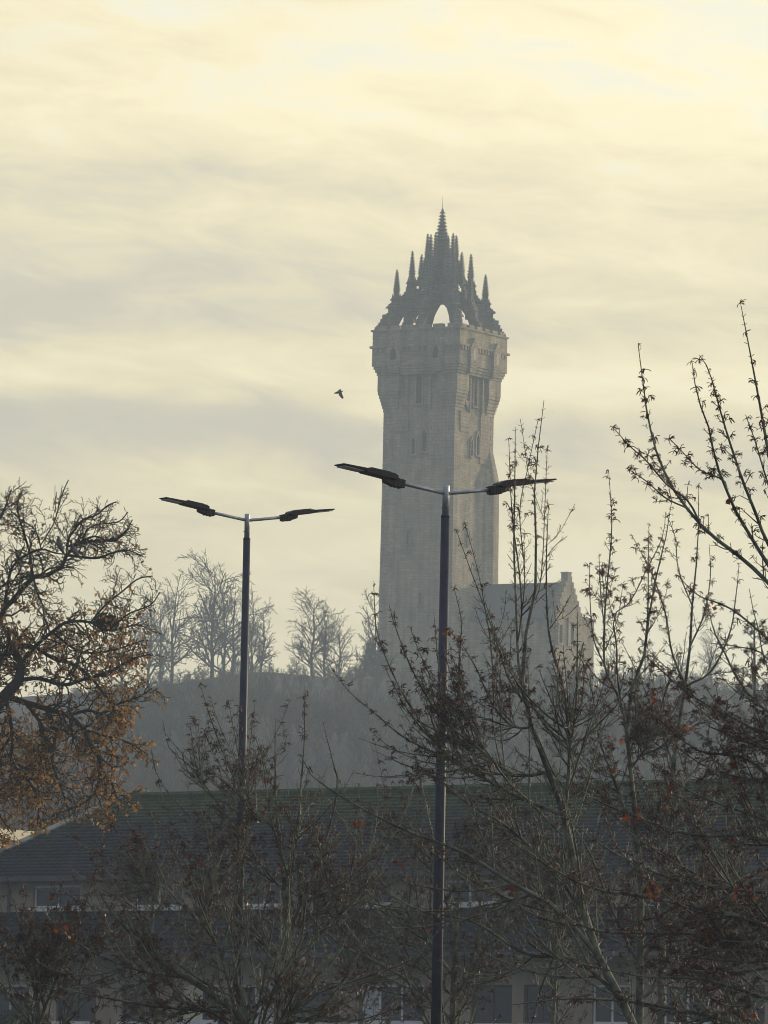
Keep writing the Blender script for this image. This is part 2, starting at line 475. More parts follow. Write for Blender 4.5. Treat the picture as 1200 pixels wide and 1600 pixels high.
# ------------------------------------------------------------------ ground and hill (one sheet)
GY = [-60, 0, 60, 78, 100, 150, 215, 300, 400, 500, 600, 700, 800, 862, 905, 960, 1100, 1300, 1700]
GZ = [0, 0, 0.6, 1.25, 2.9, 3.5, 4.2, 6.0, 10, 18, 29, 42, 54.5, 60.6, 60.3, 58, 50, 42, 36]
_gr = np.random.default_rng(5)
_gk = [(_gr.uniform(0.015, 0.09), _gr.uniform(0.01, 0.05), _gr.random() * 6.28, _gr.uniform(0.3, 1)) for _ in range(10)]


def ground_z(x, y):
    x = np.asarray(x, float); y = np.asarray(y, float)
    z = np.interp(y, GY, GZ)
    hill = np.clip((y - 330) / 300, 0, 1)
    bump = sum(a * np.sin(kx * x + ky * y + ph) for kx, ky, ph, a in _gk) * 0.32
    crest = np.interp(x, [-400, -140, -60, -45, -31, -24, -16, -8, 0, 8, 40, 70, 150, 400],
                      [-34, -11, -4.5, -2.4, -1.2, -0.2, 0.9, 0.2, 0.3, 0.2, 0.8, -1.5, -9, -34])
    return z + hill * (bump + crest)


ys = np.concatenate([np.linspace(-60, 300, 40), np.linspace(312, 960, 70), np.linspace(1000, 1700, 12)])
xs = np.concatenate([np.linspace(-420, -110, 12), np.linspace(-100, 100, 90), np.linspace(110, 420, 12)])
XX, YY = np.meshgrid(xs, ys)
ZZ = ground_z(XX, YY)
nx, ny = len(xs), len(ys)
ii = (np.arange(ny - 1)[:, None] * nx + np.arange(nx - 1)[None]).reshape(-1)
ground = mesh_obj('ground', np.stack([XX, YY, ZZ], -1).reshape(-1, 3), np.stack([ii, ii + 1, ii + nx + 1, ii + nx], -1), M['ground'], None, True)
tag(ground, kind='structure')

# ------------------------------------------------------------------ monument tower
TD = 900.0
tp = at(684.3, 720, TD)
TB = at(677, 1087, TD).z
TROT = -math.radians(29.4)
tower = thing('monument_tower', 'tall square sandstone tower with an open crown spire of pinnacles on the hilltop', 'tower', (tp.x, TD, TB), TROT)
H = 5.52
m = MB()
m.frustum(0, 0, -6, 9, (H + 0.45) * math.sqrt(2), (H + 0.12) * math.sqrt(2))
m.frustum(0, 0, 9, 32, (H + 0.12) * math.sqrt(2), H * math.sqrt(2))
m.frustum(0, 0, 32, 45.2, H * math.sqrt(2), H * math.sqrt(2))
shaft = m.build('shaft', M['stone'], tower)

# quoins: alternating dressed blocks standing 4 cm proud at the shaft corners
for sx, sy in ((1, -1), (-1, -1), (1, 1), (-1, 1)):
    q = MB(); z = 0.3; i = 0
    while z < 38.4:
        hh = 0.62
        hs = H + np.interp(z, [0, 9, 32], [0.28, 0.12, 0.0])
        la, lb = (1.25, 0.7) if i % 2 else (0.7, 1.25)
        e = 0.05
        xa, xb = sorted((sx * (hs + e), sx * (hs - la)))
        ya, yb = sorted((sy * (hs + e), sy * (hs - lb)))
        q.box(xa, xb, ya, yb, z, z + hh - 0.03)
        z += hh + 0.02; i += 1
    q.build('quoins', M['stone_trim'], tower)

# corner piers of the upper stage, each corbelled out in three courses
A1 = 6.23; PW = 3.35
for sx, sy in ((1, -1), (-1, -1), (1, 1), (-1, 1)):
    q = MB()
    def blk(a, wd, z0, z1):
        xa, xb = sorted((sx * a, sx * (a - wd)))
        ya, yb = sorted((sy * a, sy * (a - wd)))
        q.box(xa, xb, ya, yb, z0, z1)
    for i in range(6):
        blk(H + 0.10 + 0.11 * i, 2.3 + 0.17 * i, 38.6 + i * 0.46, 38.6 + (i + 1) * 0.46 - 0.01)
    blk(A1, PW, 41.36, 43.6)
    q.build('corner_pier', M['stone'], tower)
# long thin strip pilasters framing the recess on every face
Rz = [Matrix.Rotation(i * math.pi / 2, 3, 'Z') for i in range(4)]


def faced(boxes, M3):
    q = MB()
    for (x0, x1, y0, y1, z0, z1) in boxes:
        b = MB().box(x0, x1, y0, y1, z0, z1)
        q.add([tuple(M3 @ Vector(v)) for v in b.v], b.f)
    return q


for R3 in Rz:      # face in local -Y, turned round the tower
    bx = [(-4.2, -1.62, -(H + 0.20), -(H - 0.2), 36.5, 38.6), (1.62, 4.2, -(H + 0.20), -(H - 0.2), 32.6, 38.6),
          (1.62, 4.0, -(H + 0.12), -(H - 0.2), 31.9, 32.59), (-4.0, -1.62, -(H + 0.12), -(H - 0.2), 35.8, 36.49),
          (-1.9, -1.62, -(H + 0.42), -(H - 0.2), 38.6, 43.6), (1.62, 1.9, -(H + 0.42), -(H - 0.2), 38.6, 43.6)]
    for i in range(5):
        bx.append((-2.0 - 0.28 * i, -1.65, -(H + 0.24 + 0.03 * i), -(H - 0.2), 38.6 + 0.3 * i, 38.6 + 0.3 * (i + 1) - 0.01))
    faced(bx, R3).build('pilaster', M['stone_trim'], tower)
    # windows: dressed frame, dark opening sunk in it
    def window(cx, z0, z1, wd, yf, pointed=True):
        t = 0.22
        fr = MB()
        fr.box(cx - wd / 2 - t, cx - wd / 2, -(yf + 0.22), -(yf - 0.1), z0, z1)
        fr.box(cx + wd / 2, cx + wd / 2 + t, -(yf + 0.22), -(yf - 0.1), z0, z1)
        fr.box(cx - wd / 2 - t - 0.1, cx + wd / 2 + t + 0.1, -(yf + 0.32), -(yf - 0.1), z0 - 0.25, z0)
        if pointed:
            fr.prism([(cx - wd / 2 - t, z1), (cx - wd / 2, z1), (cx, z1 + wd * 0.8), (cx + wd / 2, z1), (cx + wd / 2 + t, z1), (cx, z1 + wd * 0.8 + 0.4)], 'y', -(yf + 0.22), -(yf - 0.1))
        else:
            fr.box(cx - wd / 2 - t, cx + wd / 2 + t, -(yf + 0.22), -(yf - 0.1), z1, z1 + 0.25)
        f = MB(); f.add([tuple(R3 @ Vector(v)) for v in fr.v], fr.f)
        fo = f.build('window', M['stone_trim'], tower)
        poly = [(cx - wd / 2, z0), (cx + wd / 2, z0), (cx + wd / 2, z1)] + ([(cx, z1 + wd * 0.8)] if pointed else []) + [(cx - wd / 2, z1)]
        pn = MB(); pn.prism(poly, 'y', -(yf + 0.03), -(yf - 0.1), R3)
        pn.build('pane', M['void'], fo)
    window(0.0, 39.6, 43.2, 0.9, H)
    window(-0.75, 32.7, 34.6, 0.5, H)
    window(0.95, 33.0, 35.4, 0.75, H)
    window(-1.3, 20.4, 22.3, 0.32, H + 0.06, False)
    window(0.8, 12.0, 13.6, 0.32, H + 0.1, False)

# parapet stage
A2 = 6.83
m = MB()
for i in range(4):
    a = A1 - 0.06 + (A2 - A1 + 0.06) * (i + 1) / 4
    m.box(-a, a, -a, a, 43.6 + i * 0.4, 43.6 + (i + 1) * 0.4)
m.box(-A2, A2, -A2, A2, 45.2, 47.3)
m.box(-A2 - 0.28, A2 + 0.28, -A2 - 0.28, A2 + 0.28, 47.3, 47.6)
m.box(-A2 + 0.02, A2 - 0.02, -A2 + 0.02, A2 - 0.02, 47.6, 49.6)
m.box(-A2 - 0.18, A2 + 0.18, -A2 - 0.18, A2 + 0.18, 49.6, 49.85)
for R3 in Rz:
    for c in (-5.6, -3.35, -1.1, 1.1, 3.35, 5.6):
        b = faced([(c - 0.75, c + 0.75, -(A2 - 0.05), -(A2 - 0.75), 49.85, 50.35)], R3)
        m.add(b.v, b.f)
    # corbel course under the parapet
    for c in np.arange(-6.2, 6.3, 0.82):
        b = faced([(c - 0.2, c + 0.2, -(A2 + 0.2), -(A2 - 0.1), 46.75, 47.29)], R3)
        m.add(b.v, b.f)
m.build('parapet', M['stone'], tower)
for R3 in Rz:
    for c in (-3.3, 3.3):
        g = MB()
        y0 = -(A2 + 0.42)
        g.prism([(c - 1.1, 45.2), (c + 1.1, 45.2), (c + 1.1, 47.0), (c, 48.6), (c - 1.1, 47.0)], 'y', y0, -(A2 - 0.1), R3)
        for i in range(4):
            b = faced([(c - 1.0 + 0.12 * i, c + 1.0 - 0.12 * i, y0 + 0.09 * i + 0.04, -(A1 - 0.3), 45.18 - 0.34 * (i + 1), 45.18 - 0.34 * i - 0.01)], R3)
            g.add(b.v, b.f)
        go = g.build('dormer', M['stone_trim'], tower)
        pn = MB(); pn.prism([(c - 0.4, 45.6), (c + 0.4, 45.6), (c + 0.4, 46.7), (c, 47.4), (c - 0.4, 46.7)], 'y', y0 - 0.02, y0 + 0.05, R3)
        pn.build('pane', M['void'], go)


def pinnacle(q, d, ang, z0, z1, a, depth=2.6):
    """Square shaft and a stepped, crocketed spirelet."""
    c, s = math.cos(ang), math.sin(ang)
    x, y = d * c, d * s
    hs = (z1 - z0) * 0.20
    pr = a * 1.75
    q.frustum(x, y, z0 - depth, z0 - 0.55, pr, pr, 4, ang + math.pi / 4)
    q.frustum(x, y, z0 - 0.55, z0 - 0.35, pr * 1.22, pr * 1.22, 4, ang + math.pi / 4)
    q.frustum(x, y, z0 - 0.35, z0 + 0.1, pr * 1.1, a * 1.15, 4, ang + math.pi / 4)
    for gx, gy in ((1, 0), (-1, 0), (0, 1), (0, -1)):      # small gablets at the foot of the spirelet
        ca, sa = math.cos(ang), math.sin(ang)
        ox, oy = (gx * ca - gy * sa) * pr * 0.66, (gx * sa + gy * ca) * pr * 0.66
        q.frustum(x + ox, y + oy, z0 - 0.35, z0 + 0.42, 0.2, 0.03, 4, ang + math.pi / 4)
    q.frustum(x, y, z0 + 0.1, z0 + hs, a * 1.0, a * 1.0, 4, ang + math.pi / 4)
    q.frustum(x, y, z0 + hs, z0 + hs + 0.14, a * 1.3, a * 1.3, 4, ang + math.pi / 4)
    n = 6; zz = z0 + hs + 0.14; top = z1 - 0.35
    for i in range(n):
        f0, f1 = i / n, (i + 1) / n
        za = zz + (top - zz) * f0; zb = zz + (top - zz) * f1
        r0 = a * 0.92 * (1 - f0) + 0.08 * f0; r1 = a * 0.92 * (1 - f1) + 0.08 * f1
        q.frustum(x, y, za, zb - 0.02, r0, r1, 4, ang + math.pi / 4)
        q.frustum(x, y, zb - 0.24, zb, (r0 + r1) * 0.5 + 0.22, r1 + 0.10, 4, ang + math.pi / 4)
    q.frustum(x, y, top, z1 - 0.15, 0.10, 0.07, 4, 0)
    q.frustum(x, y, z1 - 0.22, z1, 0.17, 0.10, 4, ang)


def rib(ang, D, corner):
    """One flying rib: plate with a stepped stone back and an arched underside."""
    if corner:
        top = [(9.3, 50.0), (8.5, 51.2), (7.7, 51.7), (7.7, 53.0), (7.1, 53.2), (7.1, 54.5), (5.7, 54.4), (5.3, 55.2), (4.9, 55.6), (4.8, 57.0),
               (3.6, 56.9), (3.1, 57.8), (2.7, 58.3), (2.6, 59.8), (1.5, 59.9), (0.3, 59.8)]
        bot = [(0.3, 54.2), (1.4, 54.1), (2.6, 53.7), (4.4, 52.9), (5.5, 51.8), (6.1, 50.6), (6.3, 50.0)]
        pins = [(6.35, 54.7, 58.4, 0.46), (4.2, 57.1, 61.1, 0.44), (2.05, 59.9, 63.6, 0.36)]
        th = 0.44
    else:
        top = [(6.6, 49.9), (6.2, 51.2), (5.7, 51.4), (5.6, 52.8), (5.1, 53.1), (5.1, 54.4), (4.1, 54.2), (3.9, 55.4), (3.6, 56.0), (3.6, 57.5),
               (2.6, 57.6), (2.3, 58.9), (2.1, 59.8), (1.2, 59.8), (0.3, 59.8)]
        bot = [(0.3, 54.4), (1.2, 54.2), (2.6, 53.7), (3.6, 52.8), (4.4, 51.7), (4.8, 50.6), (4.95, 49.9)]
        pins = [(4.6, 54.2, 57.6, 0.40), (3.15, 57.5, 61.0, 0.40), (1.75, 59.9, 63.7, 0.34)]
        th = 0.36
    q = MB()
    Mr = Matrix.Rotation(ang, 3, 'Z')
    n = min(len(top), len(bot))
    tp_, bt_ = top, bot[::-1]
    # split the plate into convex strips between radii
    ds = sorted(set([p[0] for p in top] + [p[0] for p in bot]))
    def edge(pl, d, side):
        pl = sorted(pl, key=lambda p: p[0])
        return float(np.interp(d, [p[0] for p in pl], [p[1] for p in pl]))
    dd = np.linspace(0.3, top[0][0], 34)
    for a, b in zip(dd[:-1], dd[1:]):
        mid = (a + b) / 2
        zt0, zt1 = edge(top, a, 0), edge(top, b, 0)
        zt = min(zt0, zt1) + 0.35 * abs(zt0 - zt1)
        zb0 = edge(bot, a, 0) if a <= bot[-1][0] else 49.4
        zb1 = edge(bot, b, 0) if b <= bot[-1][0] else 49.4
        if 0.75 < mid < (5.2 if corner else 3.6) and zt - 0.45 > 56.0:      # pierced opening above the hub
            q.prism([(a, zb0), (b, zb1), (b, 55.5), (a, 55.5)], 'y', -th, th, Mr)
            q.prism([(a, min(57.4, zt - 0.45)), (b, min(57.4, zt - 0.45)), (b, zt), (a, zt)], 'y', -th, th, Mr)
        else:
            q.prism([(a, zb0), (b, zb1), (b, zt), (a, zt)], 'y', -th, th, Mr)
    for r, zc in ((top[3][0] - 0.75, top[3][1] + 0.02), (top[6][0] - 0.5, top[6][1] + 0.02)):
        q.prism([(r - 0.8, zc), (r + 0.8, zc), (r + 0.6, zc + 0.3), (r - 0.6, zc + 0.3)], 'y', -th - 0.2, th + 0.2, Mr)
    ro = q.build('crown_rib', M['stone_dark'], tower)
    for d, z0, z1, a in pins:
        p = MB(); pinnacle(p, d, ang, z0, z1, a, 2.6 if d > 4.4 else (1.6 if corner else 0.9))
        p.build('pinnacle', M['stone_dark'], ro)


for i in range(4):
    rib(math.pi / 4 + i * math.pi / 2, 0, True)
    rib(i * math.pi / 2, 0, False)
m = MB()
m.frustum(0, 0, 54.0, 55.5, 1.0, 0.95, 8, 0)
m.frustum(0, 0, 55.5, 57.4, 0.6, 0.6, 8, 0)
m.frustum(0, 0, 57.4, 59.6, 0.95, 0.9, 8, 0)
m.frustum(0, 0, 59.6, 62.2, 0.86, 0.80, 8, 0)
m.frustum(0, 0, 62.2, 62.45, 1.0, 1.0, 8, 0)
n = 9
for i in range(n):
    z0 = 62.6 + (66.8 - 62.6) * i / n; z1 = 62.6 + (66.8 - 62.6) * (i + 1) / n
    r0 = 0.66 * (1 - i / n) + 0.1; r1 = 0.66 * (1 - (i + 1) / n) + 0.1
    m.frustum(0, 0, z0, z1 - 0.02, r0, r1, 8, 0)
    m.frustum(0, 0, z1 - 0.22, z1, r1 + 0.36, r1 + 0.12, 8, 0)
m.frustum(0, 0, 66.8, 67.2, 0.2, 0.14, 6, 0)
m.frustum(0, 0, 67.2, 69.0, 0.035, 0.02, 5, 0)
m.build('central_spire', M['stone_dark'], tower)
# stair turret clasping the right-hand corner
m = MB()
m.frustum(H - 0.75, H - 0.75, -4, 29.6, 2.25, 2.0, 8, math.pi / 8)
m.frustum(H - 0.75, H - 0.75, 29.6, 34.6, 2.0, 0.9, 8, math.pi / 8)
m.frustum(H - 0.75, H - 0.75, 29.3, 29.7, 2.12, 2.12, 8, math.pi / 8)
m.build('stair_turret', M['stone'], tower)

# ------------------------------------------------------------------ lodge beside the tower
gp = at(890, 901, 893)
lodge = thing('stone_lodge', 'stone lodge with slate roof and crow stepped gable attached to the right of the tower', 'house', (gp.x, 893, TB), TROT)
LZ = gp.z - TB
GW = 3.7; EV = LZ - 5.6
m = MB()
m.box(-14, 0, -GW, GW, -6, EV)
n = 7
for side in (-1, 1):
    pass
m.prism([(-GW, EV), (GW, EV), (0.0, LZ - 0.5)], 'x', -0.9, 0.0)
m.prism([(-GW + 0.1, EV), (GW - 0.1, EV), (0.0, LZ - 0.8)], 'x', -14, -13.4)
m.build('wall', M['stone'], lodge)
q = MB()
for i in range(n):
    y1 = GW * (1 - i / n); y0 = GW * (1 - (i + 1) / n)
    zt = EV + (LZ - EV) * (i + 1) / n
    zb = EV + (LZ - EV) * i / n - 0.4
    for s in (-1, 1):
        a, b = sorted((s * y0, s * (y1 + 0.12)))
        q.box(-0.95, 0.06, a + 0.002, b, zb, zt + 0.1)
q.build('crow_steps', M['stone_trim'], lodge)
q = MB()
for s in (-1, 1):
    q.prism([(s * (GW + 0.35), EV - 0.25), (0.0, LZ - 0.75), (0.0, LZ - 0.95), (s * (GW + 0.35), EV - 0.45)], 'x', -13.3, -0.96)
q.build('roof', M['slate'], lodge)
q = MB(); q.box(-1.0, -0.02, -0.55, 0.55, LZ - 1.2, LZ + 0.45); q.box(-1.08, 0.06, -0.63, 0.63, LZ + 0.45, LZ + 0.62)
q.build('chimney', M['stone'], lodge)
for c, z0, z1, wd in ((0.5, EV - 3.6, EV - 0.6, 1.3), (-2.6, EV - 3.6, EV - 1.2, 0.9)):
    q = MB()
    q.box(-0.05, 0.2, c - wd / 2 - 0.3, c - wd / 2, z0, z1); q.box(-0.05, 0.2, c + wd / 2, c + wd / 2 + 0.3, z0, z1)
    q.box(-0.05, 0.24, c - wd / 2 - 0.4, c + wd / 2 + 0.4, z1, z1 + 0.4); q.box(-0.05, 0.26, c - wd / 2 - 0.4, c + wd / 2 + 0.4, z0 - 0.3, z0)
    fo = q.build('window', M['stone_trim'], lodge)
    MB().box(-0.05, 0.03, c - wd / 2, c + wd / 2, z0, z1).build('pane', M['void'], fo)
q = MB(); q.box(-9, -0.4, GW + 0.05, GW + 4.5, -6, EV + 0.1); q.box(-9.2, -0.2, GW + 0.05, GW + 4.7, EV + 0.1, EV + 0.45)
q.build('side_wing', M['stone'], lodge)

# ------------------------------------------------------------------ office building across the slope
YAW = -math.radians(40)
BD = 220.0
bc = at(-60, 1375, BD)
ROOF_Z0 = bc.z - 4.2
office = thing('office_building', 'long two storey beige building with dark tiled hipped roof behind the bare trees', 'building', (bc.x, BD, 4.2), YAW)
M['tile'] = tile_mat('mossy concrete roof tiles')
BL, BW = 46.0, 7.6
ZE = ROOF_Z0                 # eaves
ZS = 3.0                     # lower eaves of the tiled skirt
ZT = 4.45                    # top of the skirt
hipr = BW / 2 + 0.5
zr = ZE + hipr * math.tan(math.radians(33.5))
E = [(-0.5, -0.5), (BL + 0.5, -0.5), (BL + 0.5, BW + 0.5), (-0.5, BW + 0.5)]
Rg = [(BW / 2, BW / 2), (BL - BW / 2, BW / 2), (BL - BW / 2, BW / 2), (BW / 2, BW / 2)]
q = MB(); n = 24
for i in range(n):
    t0, t1 = i / n, (i + 1) / n
    lo = [Vector((*E[j], ZE)).lerp(Vector((*Rg[j], zr)), t0) + Vector((0, 0, 0.055)) for j in range(4)]
    hi = [Vector((*E[j], ZE)).lerp(Vector((*Rg[j], zr)), t1) for j in range(4)]
    un = [p - Vector((0, 0, 0.08)) for p in lo]
    V = [tuple(p) for p in un + lo + hi]
    for j in range(4):
        k = (j + 1) % 4
        q.add([V[j], V[k], V[4 + k], V[4 + j], V[8 + k], V[8 + j]], [(0, 1, 2, 3), (3, 2, 4, 5)])
roof = q.build('roof', M['tile'], office)
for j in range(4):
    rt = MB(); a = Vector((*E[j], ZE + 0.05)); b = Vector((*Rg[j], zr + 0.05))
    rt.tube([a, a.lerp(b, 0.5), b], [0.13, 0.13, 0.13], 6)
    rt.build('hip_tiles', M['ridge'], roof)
a = Vector((BW / 2, BW / 2, zr + 0.05)); b = Vector((BL - BW / 2, BW / 2, zr + 0.05))
rt = MB(); rt.tube([a, a.lerp(b, 0.5), b], [0.14, 0.14, 0.14], 6)
rt.build('ridge_tiles', M['tile'], roof)
q = MB()
q.box(-0.62, BL + 0.62, -0.62, -0.47, ZE - 0.10, ZE + 0.05); q.box(-0.62, -0.47, -0.46, BW + 0.6, ZE - 0.10, ZE + 0.05)
q.box(-0.45, BL + 0.45, -0.45, BW + 0.45, ZE - 0.12, ZE - 0.03)
q.build('gutter', M['gutter'], office)

# windows: (u of left edge, width, lights)
def u_of(px, z, y_face=0.0):
    """u on the front wall under a photo column."""
    lo, hi = -5.0, 60.0
    for _ in range(40):
        mid = (lo + hi) / 2
        p = Matrix.Translation((bc.x, BD, 4.2)) @ Matrix.Rotation(YAW, 4, 'Z') @ Vector((mid, y_face, z))
        v = RCAM.transposed() @ (p - CAM)
        if 600 + v.x / -v.z * F < px: lo = mid
        else: hi = mid
    return lo


up_px = [(52, 126), (210, 285), (376, 446), (541, 612), (694, 771), (855, 930), (1010, 1085), (1170, 1246)]
lo_px = [(-20, 48), (88, 150), (190, 250), (284, 342), (366, 428), (455, 530), (556, 662), (735, 800), (818, 872), (925, 985), (1036, 1110), (1125, 1195)]
up_w = [(u_of(a, 5.0), u_of(b, 5.0)) for a, b in up_px]
lo_w = [(u_of(a, 1.5), u_of(b, 1.5)) for a, b in lo_px]


def wall_with_holes(wins, z0, z1, h0, h1):
    q = MB(); x = 0.0
    for a, b in wins:
        if a > x + 0.05: q.box(x, a, 0, 0.3, h0, h1)
        x = max(x, b)
    if x < BL: q.box(x, BL, 0, 0.3, h0, h1)
    q.box(0, BL, 0, 0.3, z0, h0); q.box(0, BL, 0, 0.3, h1, z1)
    q.box(0, 0.3, 0.3, BW, z0, z1); q.box(BL - 0.3, BL, 0.3, BW, z0, z1); q.box(0.3, BL - 0.3, BW - 0.3, BW, z0, z1)
    return q


UH0, UH1 = ZT + 0.12, ZE - 0.22
LH0, LH1 = 0.85, ZS - 0.95
wall_with_holes(up_w, ZS + 0.05, ZE - 0.13, UH0, UH1).build('upper_wall', M['render'], office)
wall_with_holes(lo_w, -2.0, ZS + 0.04, LH0, LH1).build('lower_wall', M['render'], office)


def office_window(a, b, z0, z1, lights, fm, pm=None, sill=True):
    q = MB(); t = 0.07
    q.box(a + 0.01, b - 0.01, 0.06, 0.16, z0, z0 + t); q.box(a + 0.01, b - 0.01, 0.06, 0.16, z1 - t, z1)
    for i in range(lights + 1):
        x = a + 0.01 + (b - a - 0.02 - t) * i / lights
        q.box(x, x + t, 0.07, 0.15, z0 + t, z1 - t)
    fo = q.build('window', fm, office)
    for i in range(lights):
        x0 = a + 0.01 + (b - a - 0.02 - t) * i / lights + t; x1 = a + 0.01 + (b - a - 0.02 - t) * (i + 1) / lights
        MB().box(x0, x1, 0.10, 0.12, z0 + t, z1 - t).build('pane', (pm[i] if pm else M['glass']), fo)
    if sill:
        MB().box(a - 0.08, b + 0.08, -0.16, 0.055, z0 - 0.12, z0 - 0.005).build('sill', M['white'], fo)


for a, b in up_w:
    office_window(a, b, UH0, UH1, 2, M['white'])
for i, (a, b) in enumerate(lo_w):
    pm = None; lt = 2
    if i == 3: pm = [M['reflection'], M['glass']]
    if i == 4: pm = [M['glass'], M['bluewhite']]
    if i == 6: lt = 3; pm = [M['bluewhite'], M['glass'], M['glass']]
    office_window(a, b, LH0, LH1, lt, M['white'] if i in (0, 3, 4, 6, 9, 10) else M['brown_frame'], pm, True)
# floor inside, so the rooms are closed and dark
MB().box(0.3, BL - 0.3, 0.5, BW - 0.4, ZS - 0.3, ZS + 0.3).build('floor_slab', M['gutter'], office)
# tiled skirt between the storeys, and its eaves gutter
q = MB(); n = 8
for i in range(n):
    t0, t1 = i / n, (i + 1) / n
    y0, y1 = -1.0 + 0.85 * t0, -1.0 + 0.85 * t1
    z0, z1 = ZS + (ZT - 0.15 - ZS) * t0, ZS + (ZT - 0.15 - ZS) * t1
    q.add([(-0.6, y0 - 0.03, z0 - 0.03), (BL + 0.6, y0 - 0.03, z0 - 0.03), (BL + 0.6, y0 - 0.03, z0 + 0.03), (-0.6, y0 - 0.03, z0 + 0.03), (BL + 0.6, y1, z1), (-0.6, y1, z1)],
          [(0, 1, 2, 3), (3, 2, 4, 5)])
q.box(-0.6, BL + 0.6, -0.15, -0.005, ZT - 0.17, ZT - 0.02)
q.box(-0.58, BL + 0.58, -0.98, -0.005, ZS - 0.08, ZS - 0.03)
q.build('tiled_skirt', M['tile'], office)
MB().box(-0.6, BL + 0.6, -1.16, -1.03, ZS - 0.12, ZS + 0.03).build('gutter', M['gutter'], office)
for px in (16, 322, 640, 985):
    u = u_of(px, 4.5)
    q = MB(); q.tube([(u, -0.09, ZT), (u, -0.09, ZE - 0.1)], [0.05, 0.05], 8)
    q.build('downpipe', M['gutter'], office)

# ------------------------------------------------------------------ pale flat roofed block at far left
fp = at(74, 1301, 262)
block = thing('flat_roofed_building', 'pale flat roofed building with cream fascia showing past the hipped roof at the left', 'building', (fp.x, 262, 4.6), math.radians(60))
fz = fp.z - 4.6
MB().box(-16, 0.0, 0.3, 9, -2, fz - 0.9).build('wall', M['render'], block)
MB().box(-16.4, 0.35, 0.0, 9.4, fz - 0.42, fz).build('fascia', M['fascia'], block)
MB().box(-16, 0.05, 0.5, 9, fz - 0.9, fz - 0.43).build('clerestory', M['void'], block)
MB().box(-16.3, 0.3, 0.02, 0.29, fz - 1.25, fz - 0.62).build('lintel_band', M['fascia'], block)

# ------------------------------------------------------------------ lamp posts
def lamp_post(name, label, top, foot, D, sleeve_px, scale_px):
    P0 = at(*top, D)
    P1 = at(*foot, D)
    x, y = P0.x, D
    gz = float(ground_z(x, y))
    ht = P0.z - gz
    root = thing(name, label, 'lamp post', (x, y, gz), math.radians(28), 'double headed lamp posts')
    sl = sleeve_px / scale_px
    q = MB()
    q.tube([(0, 0, -0.3), (0, 0, ht * 0.5), (0, 0, ht - sl)], [0.068, 0.062, 0.054], 20)
    q.tube([(0, 0, ht - sl - 0.004), (0, 0, ht - sl + 0.025)], [0.058, 0.050], 20)
    q.build('pole', M['pole_paint'], root, True)
    q = MB()
    q.tube([(0, 0, ht - sl + 0.02), (0, 0, ht - 0.01), (0, 0, ht)], [0.041, 0.041, 0.036], 18)
    for a in (0.4, 2.5, 4.6):
        q.tube([(0.03 * math.cos(a), 0.03 * math.sin(a), ht - sl + 0.12), (0.052 * math.cos(a), 0.052 * math.sin(a), ht - sl + 0.12)], [0.008, 0.008], 6)
    q.build('top_sleeve', M['galv'], root, True)
    for s in (-1, 1):
        tilt = 8.0
        Mt = Matrix.Translation((0, 0, ht - 0.10)) @ Matrix.Rotation(math.pi if s < 0 else 0, 4, 'Z') @ Matrix.Rotation(-math.radians(tilt), 4, 'Y')
        def tr(mb):
            b = MB(); b.add([tuple(Mt @ Vector(v)) for v in mb.v], mb.f); return b
        tr(MB().tube([(0.0, 0, 0), (0.35, 0, 0.0), (0.62, 0, 0.0)], [0.024, 0.024, 0.024], 12)).build('arm', M['galv'], root, True)
        # casting: spigot bracket, driver housing, thin optic plate
        h = MB()
        h.prism([(0.58, -0.055), (0.72, -0.06), (0.84, -0.035), (0.86, 0.03), (0.72, 0.045), (0.58, 0.04)], 'y', -0.055, 0.055)
        for fx in (0.61, 0.66, 0.71):
            h.box(fx, fx + 0.018, -0.062, 0.062, -0.066, 0.045)
        h.prism([(0.70, 0.035), (0.73, 0.015), (0.84, 0.012), (1.12, 0.018), (1.16, 0.03), (1.15, 0.062), (1.10, 0.080), (0.76, 0.086), (0.71, 0.07)], 'y', -0.10, 0.10)
        h.prism([(1.12, 0.035), (1.46, 0.042), (1.475, 0.05), (1.46, 0.06), (1.12, 0.070)], 'y', -0.115, 0.115)
        for fy in (-0.08, -0.04, 0.0, 0.04, 0.08):
            h.box(0.80, 1.08, fy - 0.006, fy + 0.006, 0.082, 0.094)
        ho = tr(h).build('lamp_head', M['lamp_black'], root, False, 0.006)
        tr(MB().box(1.17, 1.44, -0.095, 0.095, 0.026, 0.037)).build('optic_plate', M['lens'], ho)
    return root


lamp_post('lamp_post', 'nearer and taller double headed lamp post with dark pole in front of the stone tower', (697, 758), (678, 1600), 78, 50, 132)
lamp_post('lamp_post', 'farther, smaller double headed lamp post left of the tower against the hazy hill trees', (386.5, 803), (372, 1600), 100, 40, 103)

# ------------------------------------------------------------------ bare maples near the camera
rng0 = np.random.default_rng(11)


def cluster_template(rng, nf=9):
    P = []; R = []
    for i in range(nf):
        a = rng.random() * 6.28; el = rng.uniform(-0.5, 1.2); L = rng.uniform(0.026, 0.055)
        d = np.array([math.cos(a) * math.cos(el), math.sin(a) * math.cos(el), math.sin(el)])
        p = np.zeros(3); pts = [p.copy()]
        for k in range(4):
            p = p + d * L / 4 * (1.0 if k < 3 else 1.5); pts.append(p.copy())
            d = d + np.array([0, 0, -0.28 - 0.3 * rng.random()]); d /= np.linalg.norm(d)
        P.append(pts); R.append([0.0030, 0.0026, 0.0026, 0.0034, 0.0018])
    return tubes(np.array(P), np.array(R), 3)


CLUST = [cluster_template(rng0, n) for n in (7, 9, 11, 8)]


